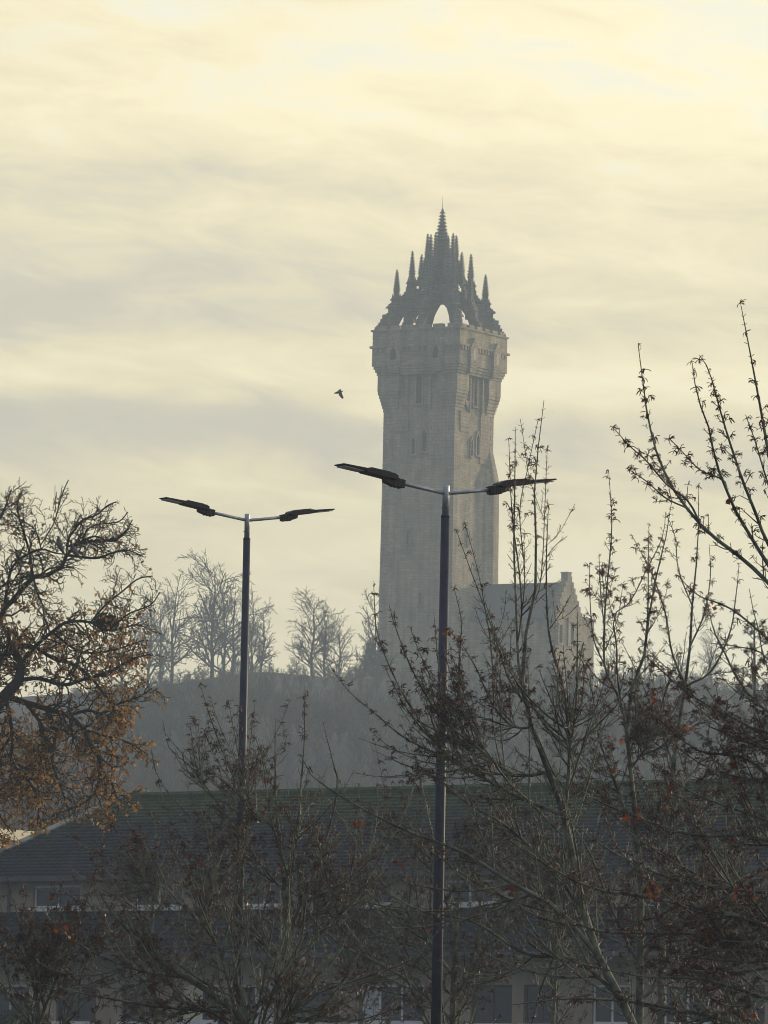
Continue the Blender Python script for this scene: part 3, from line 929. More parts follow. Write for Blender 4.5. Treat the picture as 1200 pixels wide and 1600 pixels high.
def leaf_template(size, lobes=True):
    s = size
    V = np.array([(0, 0, 0), (0.25 * s, 0.10 * s, -0.25 * s), (0.55 * s, 0.02 * s, -0.30 * s), (0.30 * s, -0.12 * s, -0.65 * s),
                  (0.05 * s, 0.05 * s, -1.0 * s), (-0.25 * s, -0.08 * s, -0.60 * s), (-0.45 * s, 0.10 * s, -0.35 * s), (-0.2 * s, -0.05 * s, -0.2 * s)])
    Fq = np.array([(0, 1, 3, 5), (1, 2, 3, 3), (3, 4, 5, 5), (5, 6, 7, 7), (0, 5, 7, 7)])
    T = []
    for f in Fq:
        T.append((f[0], f[1], f[2]))
        if f[2] != f[3]: T.append((f[0], f[2], f[3]))
    return V, np.array(T)


def px_of(p):
    v = RCAM.transposed() @ (Vector(p) - CAM)
    return 600 + v.x / -v.z * F, 800 - v.y / -v.z * F


def maple(label, D0, leaders, seed, n_extra=18, r_base=0.075, clusters=0.55, leaf_px=(), tight=1.0, extra_len=(1.0, 2.7), sec=0.55):
    rng = np.random.default_rng(seed)
    NP = 16
    LP, LR, PX = [], [], []
    for li, ld in enumerate(leaders):
        pts = ld
        start = None; r0 = None
        d0 = D0
        if li > 0 and LP:
            best = None
            for q, (Pp, Rr, pxs) in enumerate(zip(LP, LR, PX)):
                dd = np.hypot(pxs[:, 0] - pts[0][0], pxs[:, 1] - pts[0][1])
                j = int(dd.argmin())
                if best is None or dd[j] < best[0]: best = (dd[j], q, j)
            if best[0] < 60:
                start = LP[best[1]][best[2]]; r0 = LR[best[1]][best[2]] * 0.72; d0 = start[1]
        lpx = sum(math.hypot(b[0] - a[0], b[1] - a[1]) for a, b in zip(pts[:-1], pts[1:]))
        Lm = lpx / F * D0
        off = 0.0 if li == 0 else rng.uniform(0.12, 0.42) * Lm * (1 if li % 2 else -1)
        n = len(pts)
        W3 = [at(px, py, d0 + off * (k / (n - 1)) ** 1.2) for k, (px, py) in enumerate(pts)]
        if start is not None: W3[0] = Vector(start)
        P, L = resample(W3, NP)
        if r0 is None: r0 = r_base if li == 0 else 0.012 * L + 0.004
        r0 = min(r0, 0.0068 * L + 0.004) if li else r0
        t = np.linspace(0, 1, NP)
        R = 0.0032 + (r0 - 0.0032) * (1 - t) ** (0.85 if li else 1.05)
        LP.append(P); LR.append(R)
        PX.append(np.array([px_of(p) for p in P]))
    root_pos = LP[0][0].copy()
    gz = float(ground_z(root_pos[0], root_pos[1]))
    LPa = np.array(LP); LRa = np.array(LR)
    # extra scaffold branches so the crown is full all round
    if n_extra:
        par = rng.integers(0, len(LPa), n_extra * 4)
        parents = LPa[par]; pr = LRa[par]
        EP, ER, _ = grow(rng, parents, pr, 99.0, 0.06, 0.5, 50, extra_len, NP, up=0.05, wig=0.035, ratio=0.6, rtip=0.003, pairs=False)
        ER = np.minimum(ER, 0.011)
        spy = np.array([px_of(p)[1] for p in EP[:, 0]])
        keep = rng.permutation(np.flatnonzero(spy > 1130))[:n_extra]
        LPa = np.concatenate([LPa, EP[keep]]); LRa = np.concatenate([LRa, ER[keep]])
    # foot of the trunk down into the ground
    foot = np.array([[root_pos[0] + 0.0, root_pos[1], gz - 0.3], root_pos * 0.5 + np.array([root_pos[0], root_pos[1], gz]) * 0.5, root_pos])
    trunk_w = Wood()
    trunk_w.add(foot[None], np.array([[r_base * 1.45, r_base * 1.12, r_base]]), 10)
    trunk_w.add(LPa[:1], LRa[:1], 10)
    limb_w = Wood(); limb_w.add(LPa[1:], LRa[1:], 7)
    off = Vector((root_pos[0], root_pos[1], gz))
    root = thing('bare_maple', label, 'tree', off, 0, 'bare maples in the foreground')

    def part(wd, name, mt):
        V = np.concatenate(wd.V) - np.array(off)
        return mesh_obj(name, V, np.concatenate(wd.Q), mt, root, True)
    part(trunk_w, 'trunk', M['bark_maple'])
    tw = Wood()
    SP, SR, _ = grow(rng, LPa, LRa, sec, 0.06, 0.52, 42, (0.35, 1.2), NP, up=0.05, wig=0.05, ratio=0.55, rtip=0.003, taper=0.75, rmax=0.008)
    spy = np.array([px_of(p)[1] for p in SP[:, 0]])
    kp = rng.random(len(SP)) < np.interp(spy, [800, 950, 1100, 1250], [0.12, 0.5, 0.9, 1.0])
    SP, SR = SP[kp], SR[kp]
    limb_w.add(SP, SR, 5)
    LPa = np.concatenate([LPa, SP]); LRa = np.concatenate([LRa, SR])
    part(limb_w, 'branches', M['bark_maple'])
    P1, R1, t1 = grow(rng, LPa, LRa, 0.165 * tight, 0.08, 0.93, 44, (0.07, 0.30), 7, up=0.10, wig=0.09, ratio=0.5, rtip=0.0026, taper=0.85)
    tw.add(P1, R1, 4)
    P2, R2, t2 = grow(rng, P1, R1, 0.16 * tight, 0.3, 0.98, 48, (0.03, 0.11), 4, up=0.14, wig=0.10, ratio=0.7, rtip=0.0024, taper=0.4)
    tw.add(P2, R2, 3)
    P3, R3_, _ = grow(rng, LPa, LRa, 0.095, 0.25, 0.99, 55, (0.02, 0.07), 3, up=0.1, wig=0.05, ratio=0.6, rtip=0.0028, taper=0.2)
    tw.add(P3, R3_, 3)
    part(tw, 'twigs', M['twig_maple'])
    tips = np.concatenate([P1[:, -1], P2[:, -1], P3[:, -1], LPa[:, -1]])
    pr = np.concatenate([np.full(len(P1), clusters * 1.25), np.full(len(P2), clusters * 0.25), np.full(len(P3), clusters * 0.75), np.full(len(LPa), 0.9)])
    # seeds hang in patches
    ph = np.sin(tips[:, 0] * 2.1 + seed) + np.sin(tips[:, 1] * 1.7 + 2 * seed) + np.sin(tips[:, 2] * 2.9 + 3 * seed)
    tpy = 1770 - (tips[:, 2] - 1.6) / tips[:, 1] * F
    pr = pr * np.interp(tpy, [1100, 1350], [1.0, 0.85])
    tips = tips[rng.random(len(tips)) < pr * np.clip(0.75 + 0.35 * ph, 0.05, 1.4)]
    sw = Wood()
    ks = rng.integers(0, len(CLUST), len(tips))
    for c in range(len(CLUST)):
        s = tips[ks == c]
        if len(s):
            V, Q = scatter(CLUST[c][0], CLUST[c][1], s, rng, (0.7, 1.5), 0.5)
            sw.raw(V, Q)
    so = part(sw, 'seed_clusters', M['seed']); so['kind'] = 'stuff'
    lf = []
    for (px, py, nl, sp) in leaf_px:
        cand = np.array([px_of(p) for p in tips])
        d = np.hypot(cand[:, 0] - px, cand[:, 1] - py)
        js = np.argsort(d)[:max(3, nl // 4)]
        js = js[d[js] < 60] if (d[js] < 60).any() else js[:1]
        for _ in range(nl):
            lf.append(tips[rng.choice(js)] + rng.normal(0, 0.03, 3) + np.array([0, 0, -0.02]))
    for j in rng.choice(len(tips), min(len(tips), max(8, len(tips) // 130)), replace=False):
        lf.append(tips[j])
    V, T = leaf_template(0.07)
    V, T = scatter(V, T, np.array(lf), rng, (0.6, 1.2), 0.6)
    lo = mesh_obj('dead_leaves', V - np.array(off), T, M['dead_leaf'], root, False); lo['kind'] = 'stuff'
    return root


maple('large multi stemmed bare maple leaning left from bottom right, tops crossing the lamp head', 72, [
    [(1003, 1700), (995, 1600), (960, 1545), (925, 1470), (905, 1390), (888, 1300), (869, 1231), (840, 1172), (826, 1112), (816, 1058), (818, 1013), (826, 970), (839, 900), (835, 800), (836, 750), (842, 690), (850, 625)],
    [(826, 1112), (812, 1050), (808, 990), (806, 930), (803, 860), (804, 780), (805, 700), (805, 667)],
    [(818, 1013), (815, 960), (812, 900), (803, 830), (798, 770), (795, 685)],
    [(826, 970), (840, 930), (848, 870), (851, 800), (855, 702)],
    [(808, 990), (820, 900), (812, 800), (825, 730), (841, 655)],
    [(835, 810), (828, 750), (820, 700), (813, 655)],
    [(839, 900), (855, 870), (870, 850), (886, 838)],
    [(843, 1166), (801, 1135), (770, 1101), (744, 1044), (719, 1004), (700, 983)],
    [(770, 1101), (768, 1020), (758, 950), (745, 885), (726, 818)],
    [(826, 1112), (795, 1060), (765, 970), (735, 890), (713, 828)],
    [(869, 1231), (803, 1211), (744, 1166), (696, 1129), (673, 1098), (639, 1036), (614, 968), (608, 945)],
    [(888, 1300), (820, 1250), (778, 1228), (696, 1177), (653, 1121), (628, 1081), (605, 1033), (588, 982), (584, 912)],
    [(778, 1228), (693, 1183), (631, 1152), (583, 1112), (550, 1085), (520, 1048)],
    [(744, 1166), (722, 1135), (717, 1090), (719, 1013), (721, 970), (710, 920)],
    [(888, 1300), (890, 1180), (881, 1078), (865, 1025), (857, 983), (854, 933), (854, 860), (857, 790)],
    [(857, 983), (875, 960), (892, 930)],
    [(889, 1180), (900, 1100), (902, 1025), (902, 957)],
    [(905, 1390), (850, 1345), (790, 1290), (730, 1255), (680, 1215), (620, 1190), (580, 1170)],
    [(925, 1470), (870, 1420), (800, 1380), (720, 1330), (640, 1300), (560, 1260), (490, 1215), (470, 1180)],
    [(960, 1545), (900, 1500), (820, 1490), (740, 1440), (650, 1420), (570, 1370)],
], 101, 82, 0.055, 0.40, [(700, 985, 6, 0), (842, 1110, 3, 0), (960, 1030, 3, 0), (800, 1390, 6, 0)])

maple('bare maple with a dark upright stem just right of the large leaning one', 76, [
    [(998, 1700), (1000, 1500), (1002, 1400), (995, 1300), (985, 1200), (979, 1137), (979, 1105), (990, 1070), (1003, 1040), (1010, 1000), (1016, 950), (1030, 880), (1045, 820), (1050, 780)],
    [(979, 1130), (963, 1080), (945, 1045), (945, 960), (950, 900), (956, 820), (951, 735)],
    [(979, 1105), (964, 1050), (964, 1012), (959, 963), (985, 940), (1010, 890), (1035, 840), (1040, 800)],
    [(945, 1045), (928, 1000), (922, 940), (921, 880)],
    [(945, 980), (938, 920), (936, 868)],
    [(1003, 1040), (1012, 960), (1013, 890), (1014, 820)],
    [(995, 1300), (960, 1220), (935, 1150), (925, 1080), (905, 1020)],
    [(1000, 1400), (1040, 1320), (1060, 1240), (1100, 1180), (1110, 1110)],
    [(1000, 1500), (960, 1430), (920, 1330), (880, 1270), (850, 1210)],
    [(1002, 1560), (1060, 1500), (1110, 1440), (1150, 1350), (1180, 1280)],
    [(985, 1200), (1020, 1150), (1040, 1080), (1060, 1020)],
], 102, 46, 0.055, 0.45, [(976, 1148, 7, 0), (1020, 1085, 8, 0), (955, 1205, 7, 0)])

maple('bare maple behind the others at right, straight stem rising towards the dark twig knot', 84, [
    [(1032, 1700), (1035, 1450), (1040, 1300), (1054, 1180), (1066, 1100), (1077, 1025), (1082, 940), (1090, 860), (1092, 800), (1091, 760)],
    [(1077, 1025), (1100, 960), (1110, 900), (1108, 850)],
    [(1066, 1100), (1050, 1020), (1040, 960), (1020, 900), (1000, 860), (988, 838)],
    [(1054, 1180), (1020, 1110), (1000, 1060), (970, 1000)],
    [(1066, 1100), (1110, 1050), (1140, 990), (1150, 930), (1155, 880)],
    [(1040, 1300), (1090, 1230), (1140, 1180), (1170, 1110)],
    [(1082, 940), (1060, 890), (1055, 840), (1040, 800)],
    [(1036, 1420), (1090, 1360), (1150, 1330), (1190, 1260)],
], 103, 46, 0.06, 0.5, [(1065, 1135, 14, 0), (1110, 945, 8, 0)])

maple('tallest bare maple, at the right edge, thick limbs reaching up into the sky', 60, [
    [(1300, 1750), (1292, 1500), (1280, 1250), (1265, 1090), (1250, 960), (1228, 870), (1212, 780), (1198, 690), (1185, 620), (1170, 540), (1157, 473)],
    [(1250, 970), (1200, 910), (1150, 865), (1110, 835), (1078, 800), (1050, 760), (1027, 710), (1012, 650), (1005, 600), (997, 538)],
    [(1085, 806), (1075, 783), (1040, 755), (1010, 720), (985, 698), (958, 668)],
    [(1075, 795), (1040, 778), (1010, 752), (980, 732)],
    [(1262, 1060), (1225, 930), (1180, 850), (1150, 800), (1135, 765), (1118, 720), (1108, 670), (1090, 620), (1081, 565)],
    [(1140, 775), (1130, 750), (1095, 735), (1070, 710), (1047, 686)],
    [(1228, 900), (1200, 850), (1180, 800), (1160, 750), (1140, 690), (1125, 640), (1108, 580), (1093, 555)],
    [(1212, 800), (1195, 740), (1180, 690), (1165, 648)],
    [(1280, 1250), (1200, 1155), (1156, 1127), (1100, 1099), (1054, 1066), (1023, 1038), (997, 1015)],
    [(1270, 1150), (1200, 1112), (1156, 1066), (1130, 1015), (1115, 984), (1105, 940)],
    [(1284, 1300), (1182, 1194), (1092, 1173), (1033, 1127), (1010, 1107)],
    [(1286, 1340), (1200, 1283), (1095, 1244), (1053, 1220), (1000, 1180)],
    [(1288, 1370), (1200, 1313), (1095, 1306), (1032, 1290), (948, 1258), (900, 1230)],
    [(1290, 1430), (1200, 1395), (1084, 1381), (1007, 1356), (930, 1314), (880, 1270)],
    [(1292, 1480), (1180, 1440), (1081, 1416), (990, 1398), (937, 1391), (867, 1360), (801, 1311)],
    [(1294, 1560), (1230, 1500), (1130, 1463), (1010, 1458), (920, 1451), (843, 1402)],
    [(1262, 1060), (1190, 990), (1140, 950), (1090, 930), (1060, 900)],
    [(1265, 1100), (1200, 1030), (1150, 1010), (1110, 1005)],
    [(1294, 1600), (1200, 1560), (1100, 1530), (1000, 1525), (880, 1500)],
    [(1296, 1650), (1150, 1600), (1020, 1570), (900, 1560), (800, 1570)],
], 104, 66, 0.075, 0.58, [(1170, 1390, 12, 0), (1020, 1385, 16, 0), (1110, 1450, 12, 0), (1035, 1240, 8, 0), (990, 1260, 8, 0), (1190, 1590, 8, 0)])

maple('bare maple with a pale lichened stem before the office, left of centre', 75, [
    [(452, 1700), (450, 1550), (446, 1420), (440, 1330), (432, 1270), (430, 1200), (430, 1120)],
    [(440, 1330), (425, 1290), (395, 1265), (370, 1225), (350, 1180), (330, 1125), (313, 1070)],
    [(395, 1265), (375, 1190), (357, 1097)],
    [(446, 1420), (465, 1300), (470, 1230), (476, 1150), (475, 1058)],
    [(450, 1450), (500, 1340), (527, 1235), (520, 1190), (505, 1130)],
    [(446, 1400), (400, 1340), (330, 1240), (290, 1190), (265, 1170), (254, 1125)],
    [(330, 1240), (300, 1215), (285, 1180), (293, 1172)],
    [(395, 1265), (388, 1200), (399, 1095)],
    [(440, 1380), (360, 1330), (300, 1280), (250, 1220), (236, 1170)],
    [(450, 1500), (540, 1420), (600, 1330), (640, 1250), (650, 1190)],
    [(450, 1520), (380, 1450), (320, 1400), (270, 1330), (240, 1270)],
    [(448, 1480), (520, 1400), (580, 1320), (590, 1230)],
], 105, 66, 0.05, 0.46, [(440, 1255, 8, 0), (625, 1190, 5, 0)])

maple('slim dark stemmed bare maple beside the foot of the nearer lamp post', 81, [
    [(708, 1700), (708, 1560), (712, 1480), (715, 1400), (720, 1330), (735, 1260), (745, 1200)],
    [(712, 1480), (690, 1380), (672, 1290), (655, 1210), (640, 1140)],
    [(715, 1400), (760, 1320), (790, 1240), (810, 1180)],
    [(710, 1520), (640, 1430), (590, 1370), (540, 1290), (500, 1230)],
    [(690, 1380), (620, 1310), (560, 1270), (520, 1200)],
    [(708, 1560), (780, 1460), (850, 1390), (880, 1330)],
    [(709, 1580), (620, 1520), (540, 1480), (480, 1430), (430, 1380)],
], 106, 64, 0.055, 0.42, [(540, 1500, 8, 0), (630, 1340, 4, 0)])

maple('low spreading bare maple whose long limbs slant left across the office walls', 68, [
    [(420, 1720), (400, 1625), (374, 1587), (315, 1542), (262, 1510), (224, 1479), (168, 1416), (150, 1377)],
    [(374, 1587), (345, 1490), (315, 1444), (266, 1395), (245, 1350), (217, 1311), (190, 1270)],
    [(400, 1625), (430, 1540), (470, 1470), (480, 1400), (520, 1330)],
    [(300, 1535), (230, 1520), (150, 1490), (90, 1450), (60, 1410)],
    [(374, 1587), (330, 1580), (230, 1570), (120, 1550), (40, 1530)],
    [(315, 1444), (330, 1380), (325, 1310), (310, 1250)],
    [(400, 1625), (480, 1560), (560, 1530), (640, 1500), (690, 1450)],
    [(266, 1395), (210, 1370), (140, 1330), (100, 1300)],
], 107, 72, 0.06, 0.42, [(205, 1300, 6, 0), (100, 1440, 4, 0)])

maple('thin bare maple at the left edge with two straight grey shoots', 70, [
    [(75, 1760), (60, 1600), (58, 1560), (40, 1480), (25, 1420), (10, 1365)],
    [(58, 1560), (45, 1480), (35, 1374)],
    [(60, 1600), (100, 1500), (130, 1420), (150, 1360), (162, 1300)],
    [(62, 1620), (20, 1560), (-20, 1500), (-40, 1420)],
    [(58, 1570), (80, 1480), (88, 1420), (95, 1380)],
    [(100, 1500), (150, 1460), (190, 1400)],
], 108, 34, 0.04, 0.42, [(35, 1420, 3, 0)])

def filler(label, px, D, seed, top, spread):
    rg = np.random.default_rng(seed)
    L = [[(px, 1700), (px + 4, 1560), (px - 3, 1450), (px + 6, 1340), (px, top)]]
    for i in range(9):
        f = (i - 4) / 4.0 * spread + rg.uniform(-25, 25)
        y0 = rg.uniform(1400, 1600)
        ty = top + abs(f) * 0.45 + rg.uniform(0, 60)
        L.append([(px, y0), (px + f * 0.3, y0 - (y0 - ty) * 0.28), (px + f * 0.72, y0 - (y0 - ty) * 0.66), (px + f, ty)])
    maple(label, D, L, seed, 52, 0.05, 0.34)


filler('bare maple farther back, directly between the two lamp posts', 560, 98, 121, 1225, 150)
filler('bare maple farther back, left of the farther lamp post and under the oak', 240, 104, 122, 1270, 150)
filler('bare maple farther back, half hidden behind the large leaning one', 860, 100, 123, 1190, 140)
filler('bare maple farther back at the right, low behind the tallest one', 1130, 96, 124, 1200, 150)

# ------------------------------------------------------------------ oak at the left with its last leaves
def oak():
    D0 = 140.0
    rng = np.random.default_rng(77)
    L = [
        [(-60, 1560), (-55, 1350), (-40, 1220), (-22, 1130), (10, 1085), (30, 1062), (36, 1035), (20, 1030), (12, 980)],
        [(-22, 1130), (-20, 1080), (-12, 1010), (0, 970), (10, 945), (30, 930), (45, 905), (75, 898), (97, 886), (104, 868), (110, 857), (128, 848), (145, 845), (175, 845), (200, 826)],
        [(10, 945), (12, 915), (20, 885), (42, 867), (65, 858), (85, 864), (103, 866)],
        [(65, 858), (60, 840), (52, 825), (30, 810), (15, 795), (8, 775)],
        [(65, 850), (72, 838), (85, 815), (94, 783), (100, 765), (107, 750)],
        [(104, 868), (107, 842), (118, 826), (130, 812), (150, 805), (168, 790), (182, 784)],
        [(110, 857), (122, 848), (148, 838), (172, 846), (192, 836), (207, 812)],
        [(118, 868), (150, 872), (175, 864), (200, 860), (224, 870)],
        [(45, 905), (48, 880), (46, 862), (38, 835), (28, 800), (30, 770)],
        [(48, 900), (60, 930), (75, 960), (95, 975)],
        [(36, 1040), (60, 1005), (85, 985), (105, 972), (140, 972), (170, 985), (215, 975)],
        [(10, 1088), (40, 1098), (75, 1108), (110, 1120), (128, 1138), (146, 1172), (157, 1192), (150, 1235), (125, 1258), (80, 1276)],
        [(110, 1120), (138, 1110), (160, 1115), (185, 1100), (215, 1090), (238, 1075)],
        [(128, 1138), (165, 1150), (200, 1160), (232, 1180)],
        [(157, 1192), (175, 1225), (185, 1262), (178, 1295)],
        [(10, 1095), (20, 1150), (18, 1190), (45, 1220), (60, 1255), (58, 1290)],
        [(75, 1108), (85, 1150), (82, 1190), (95, 1230), (110, 1275)],
        [(40, 1098), (68, 1140), (62, 1180), (35, 1215), (20, 1250)],
        [(30, 1062), (60, 1060), (100, 1070), (130, 1062), (170, 1050), (205, 1030), (235, 1022)],
        [(85, 985), (110, 1010), (140, 1020), (180, 1015), (225, 1000)],
        [(128, 848), (135, 830), (150, 820), (185, 815), (200, 800)],
        [(-20, 1080), (10, 1020), (50, 1010), (85, 1030), (120, 1040), (160, 1080), (190, 1130)],
        [(-12, 1010), (-30, 930), (-20, 850), (5, 800), (18, 765)],
        [(140, 972), (165, 945), (190, 925), (215, 905), (238, 900)],
        [(170, 985), (200, 960), (235, 945), (250, 925)],
        [(20, 1150), (-10, 1200), (-5, 1260), (15, 1300)],
    ]
    NP = 20; LP = []; LR = []; PX = []
    for li, pts in enumerate(L):
        d0, r0, start = D0, None, None
        if li:
            best = None
            for q in range(len(LP)):
                dd = np.hypot(PX[q][:, 0] - pts[0][0], PX[q][:, 1] - pts[0][1]); j = int(dd.argmin())
                if best is None or dd[j] < best[0]: best = (dd[j], q, j)
            start = LP[best[1]][best[2]]; r0 = LR[best[1]][best[2]] * 0.8; d0 = start[1]
        Lm = sum(math.hypot(b[0] - a[0], b[1] - a[1]) for a, b in zip(pts[:-1], pts[1:])) / F * D0
        off = 0 if not li else rng.uniform(0.1, 0.4) * Lm * (1 if li % 2 else -1)
        W3 = [at(px, py, d0 + off * (k / (len(pts) - 1))) for k, (px, py) in enumerate(pts)]
        if start is not None: W3[0] = Vector(start)
        P, ln = resample(W3, NP)
        r0 = 0.30 if li == 0 else min(r0, 0.0130 * ln + 0.010)
        t = np.linspace(0, 1, NP)
        R = 0.012 + (r0 - 0.012) * (1 - t) ** (0.55 if li == 0 else 0.8)
        LP.append(P); LR.append(R); PX.append(np.array([px_of(p) for p in P]))
    LP = np.array(LP); LR = np.array(LR)
    base = LP[0][0]; gz = float(ground_z(base[0], base[1]))
    off = np.array([base[0], base[1], gz])
    root = thing('oak_tree', 'spreading oak at the left edge with crooked dark limbs and golden brown leaves', 'tree', Vector(off))
    tw = Wood(); foot = np.array([[[base[0], base[1], gz - 0.4], (base + off) / 2, base]])
    tw.add(foot, np.array([[0.55, 0.42, 0.34]]), 12); tw.add(LP[:1], LR[:1], 12)
    tw.add(LP[1:], LR[1:], 8)
    o = mesh_obj('trunk', np.concatenate(tw.V) - off, np.concatenate(tw.Q), M['bark_oak'], root, True)
    SX = [-80, 0, 60, 110, 150, 190, 222, 242, 262, 275]
    SY = [735, 750, 752, 748, 772, 782, 835, 900, 985, 1200]

    def prune(P, R):
        e = np.array([px_of(p) for p in P[:, -1]])
        ok = e[:, 1] > np.interp(e[:, 0], SX, SY) + rng.normal(0, 9, len(P))
        return P[ok], R[ok]
    cw = Wood()
    P1, R1, _ = grow(rng, LP, LR, 0.070, 0.12, 0.99, 52, (0.4, 1.25), 8, up=0.02, wig=0.27, ratio=0.5, rtip=0.006, pairs=False, taper=0.5, rmax=0.03)
    P1, R1 = prune(P1, R1)
    cw.add(P1, R1, 4)
    P2, R2, _ = grow(rng, P1, R1, 0.075, 0.12, 0.99, 50, (0.2, 0.55), 6, up=0.03, wig=0.28, ratio=0.7, rtip=0.006, pairs=False, taper=0.3)
    P2, R2 = prune(P2, R2)
    cw.add(P2, R2, 3)
    P3, R3_, _ = grow(rng, P2, R2, 0.10, 0.2, 0.99, 48, (0.07, 0.22), 4, up=0.02, wig=0.25, ratio=0.8, rtip=0.0055, pairs=False, taper=0.2)
    cw.add(P3, R3_, 3)
    mesh_obj('crown', np.concatenate(cw.V) - off, np.concatenate(cw.Q), M['twig_oak'], root, True)
    cand = np.concatenate([P2[:, -1], P3[:, -1], P2[:, 3]])
    pxs = np.array([px_of(p) for p in cand])
    dens = np.interp(pxs[:, 1], [700, 760, 900, 960, 1050, 1120, 1300], [0.03, 0.05, 0.09, 0.34, 0.58, 0.85, 0.90])
    patch = np.sin(cand[:, 0] * 3.1) + np.sin(cand[:, 2] * 2.7 + 1) + np.sin(cand[:, 1] * 2.2)
    dens *= np.clip(0.7 + 0.3 * patch, 0.12, 1.3)
    sel = cand[rng.random(len(cand)) < dens]
    V, T = leaf_template(0.092)
    V, T = scatter(V, T, sel, rng, (0.6, 1.25), 0.8)
    lo = mesh_obj('leaves', V - off, T, M['leaf_oak'], root, False); lo['kind'] = 'stuff'
    # ragged twig nest in the crown
    c = at(166, 972, D0 + 0.4)
    nst = thing('twig_nest', 'dark ragged ball of sticks lodged in the oak crown', 'nest', c)
    N = 260
    d = rng.normal(0, 1, (N, 3)); d /= np.linalg.norm(d, axis=1, keepdims=True)
    mid = d * (rng.random((N, 1)) ** 0.5) * np.array([0.26, 0.24, 0.19])
    ax = np.cross(d, rng.normal(0, 1, (N, 3))); ax /= np.linalg.norm(ax, axis=1, keepdims=True)
    ln = rng.uniform(0.08, 0.2, (N, 1))
    P = np.stack([mid - ax * ln, mid + d * 0.02, mid + ax * ln], 1)
    nw = Wood(); nw.add(P, np.tile(np.array([[0.006, 0.009, 0.005]]), (N, 1)), 4)
    nw.build('sticks', M['nest'], nst)


oak()

# ------------------------------------------------------------------ birds
def body_tube(pts, rad, k=10):
    return MB().tube([Vector(p) for p in pts], rad, k)


def perched(label, px, py, D, rz, lean):
    c = at(px, py, D)
    o_ = body_tube([(-0.20, 0, -0.16), (-0.12, 0, -0.10), (-0.06, 0, -0.05), (0, 0, 0), (0.05, 0, 0.06), (0.075, 0, 0.11), (0.085, 0, 0.145), (0.10, 0, 0.165), (0.13, 0, 0.165), (0.155, 0, 0.158)],
                   [0.018, 0.030, 0.050, 0.062, 0.058, 0.042, 0.032, 0.031, 0.016, 0.004])
    for s in (-1, 1):
        o_.tube([(0.04, 0.045 * s, 0.05), (-0.03, 0.075 * s, -0.02), (-0.13, 0.045 * s, -0.11)], [0.02, 0.03, 0.006], 6)
        o_.tube([(0.0, 0.025 * s, -0.05), (0.01, 0.028 * s, -0.13)], [0.012, 0.007], 5)
    b = o_.build('pigeon', M['bird_grey'], None, True)
    b.location = c; b.rotation_euler = (0, lean, rz); b.scale = (0.88, 0.88, 0.88)
    tag(b, label, 'bird', None)


perched('grey pigeon perched upright on the oak branch, the left of the two birds', 93, 851, 139.4, math.radians(160), -0.35)
perched('grey pigeon hunched on the oak branch, the right of the two birds', 117, 862, 139.2, math.radians(170), -0.15)
fb = at(529, 613, 260)
b = body_tube([(-0.17, 0, 0.0), (-0.10, 0, 0.005), (-0.04, 0, 0.005), (0.03, 0, 0.0), (0.09, 0, 0.005), (0.13, 0, 0.01), (0.165, 0, 0.005), (0.19, 0, 0.0)],
              [0.035, 0.022, 0.045, 0.055, 0.042, 0.032, 0.018, 0.004])
for s, dih in ((1, -1.25), (-1, 0.45)):
    def wp(x, y, z):
        return (x - 0.05, s * 0.03 + s * y * math.cos(dih), z + y * math.sin(dih))
    V = [wp(0.06, 0, 0.012), wp(-0.06, 0, 0.012), wp(0.07, 0.16, 0.01), wp(-0.07, 0.14, 0.01), wp(-0.02, 0.34, 0.0), wp(-0.08, 0.30, 0.0)]
    V += [(x, y, z - 0.008) for x, y, z in V]
    b.add(V, [(0, 1, 3, 2), (2, 3, 5, 4), (6, 8, 9, 7), (8, 10, 11, 9), (0, 2, 8, 6), (2, 4, 10, 8), (4, 5, 11, 10), (5, 3, 9, 11), (3, 1, 7, 9), (1, 0, 6, 7)])
fo = b.build('flying_bird', M['bird_dark'], None, False)
fo.location = fb; fo.rotation_euler = (0.0, 0.30, math.radians(180)); fo.scale = (1.0, 0.95, 0.95)
tag(fo, 'small dark bird in flight with angled wings left of the tower', 'bird')

# ------------------------------------------------------------------ bare trees on the hill
def bare_tree_meshes(seed, h, spread, n1, dense, mb, mtw, thick=1.0):
    rng = np.random.default_rng(seed)
    NP = 12
    pts = [Vector((0, 0, -1.0))]
    x = y = 0.0
    for i in range(1, 7):
        x += rng.normal(0, 0.02 * h * 0.5); y += rng.normal(0, 0.02 * h * 0.5)
        pts.append(Vector((x, y, h * 0.86 * i / 6)))
    P, L = resample(pts, NP)
    t = np.linspace(0, 1, NP)
    R = (0.015 * h * (1 - t) ** 0.8 + 0.03) * thick
    P = P[None]; R = R[None]
    P1, R1, _ = grow(rng, P, R, h / n1 * 0.55, 0.16, 0.97, 50, (spread * 0.95, spread * 1.6), 9, up=0.045, wig=0.13, ratio=0.6, rtip=0.045, pairs=False, taper=0.45)
    P2, R2, _ = grow(rng, P1, R1, 0.42 / dense, 0.15, 0.98, 42, (spread * 0.36, spread * 0.75), 7, up=0.04, wig=0.15, ratio=0.65, rtip=0.03, pairs=False, taper=0.4)
    P3, R3_, _ = grow(rng, P2, R2, 0.34 / dense, 0.15, 0.98, 42, (spread * 0.14, spread * 0.30), 5, up=0.03, wig=0.17, ratio=0.8, rtip=0.024, pairs=False, taper=0.3)
    a = Wood(); a.add(P, R, 7); a.add(P1, R1, 5)
    c = Wood(); c.add(P2, R2, 3); c.add(P3, R3_, 3)
    def me(wd, nm, mt):
        o = mesh_obj(nm, np.concatenate(wd.V), np.concatenate(wd.Q), mt, None, True)
        d = o.data; bpy.data.objects.remove(o); return d
    return me(a, 'trunk', mb), me(c, 'crown', mtw)


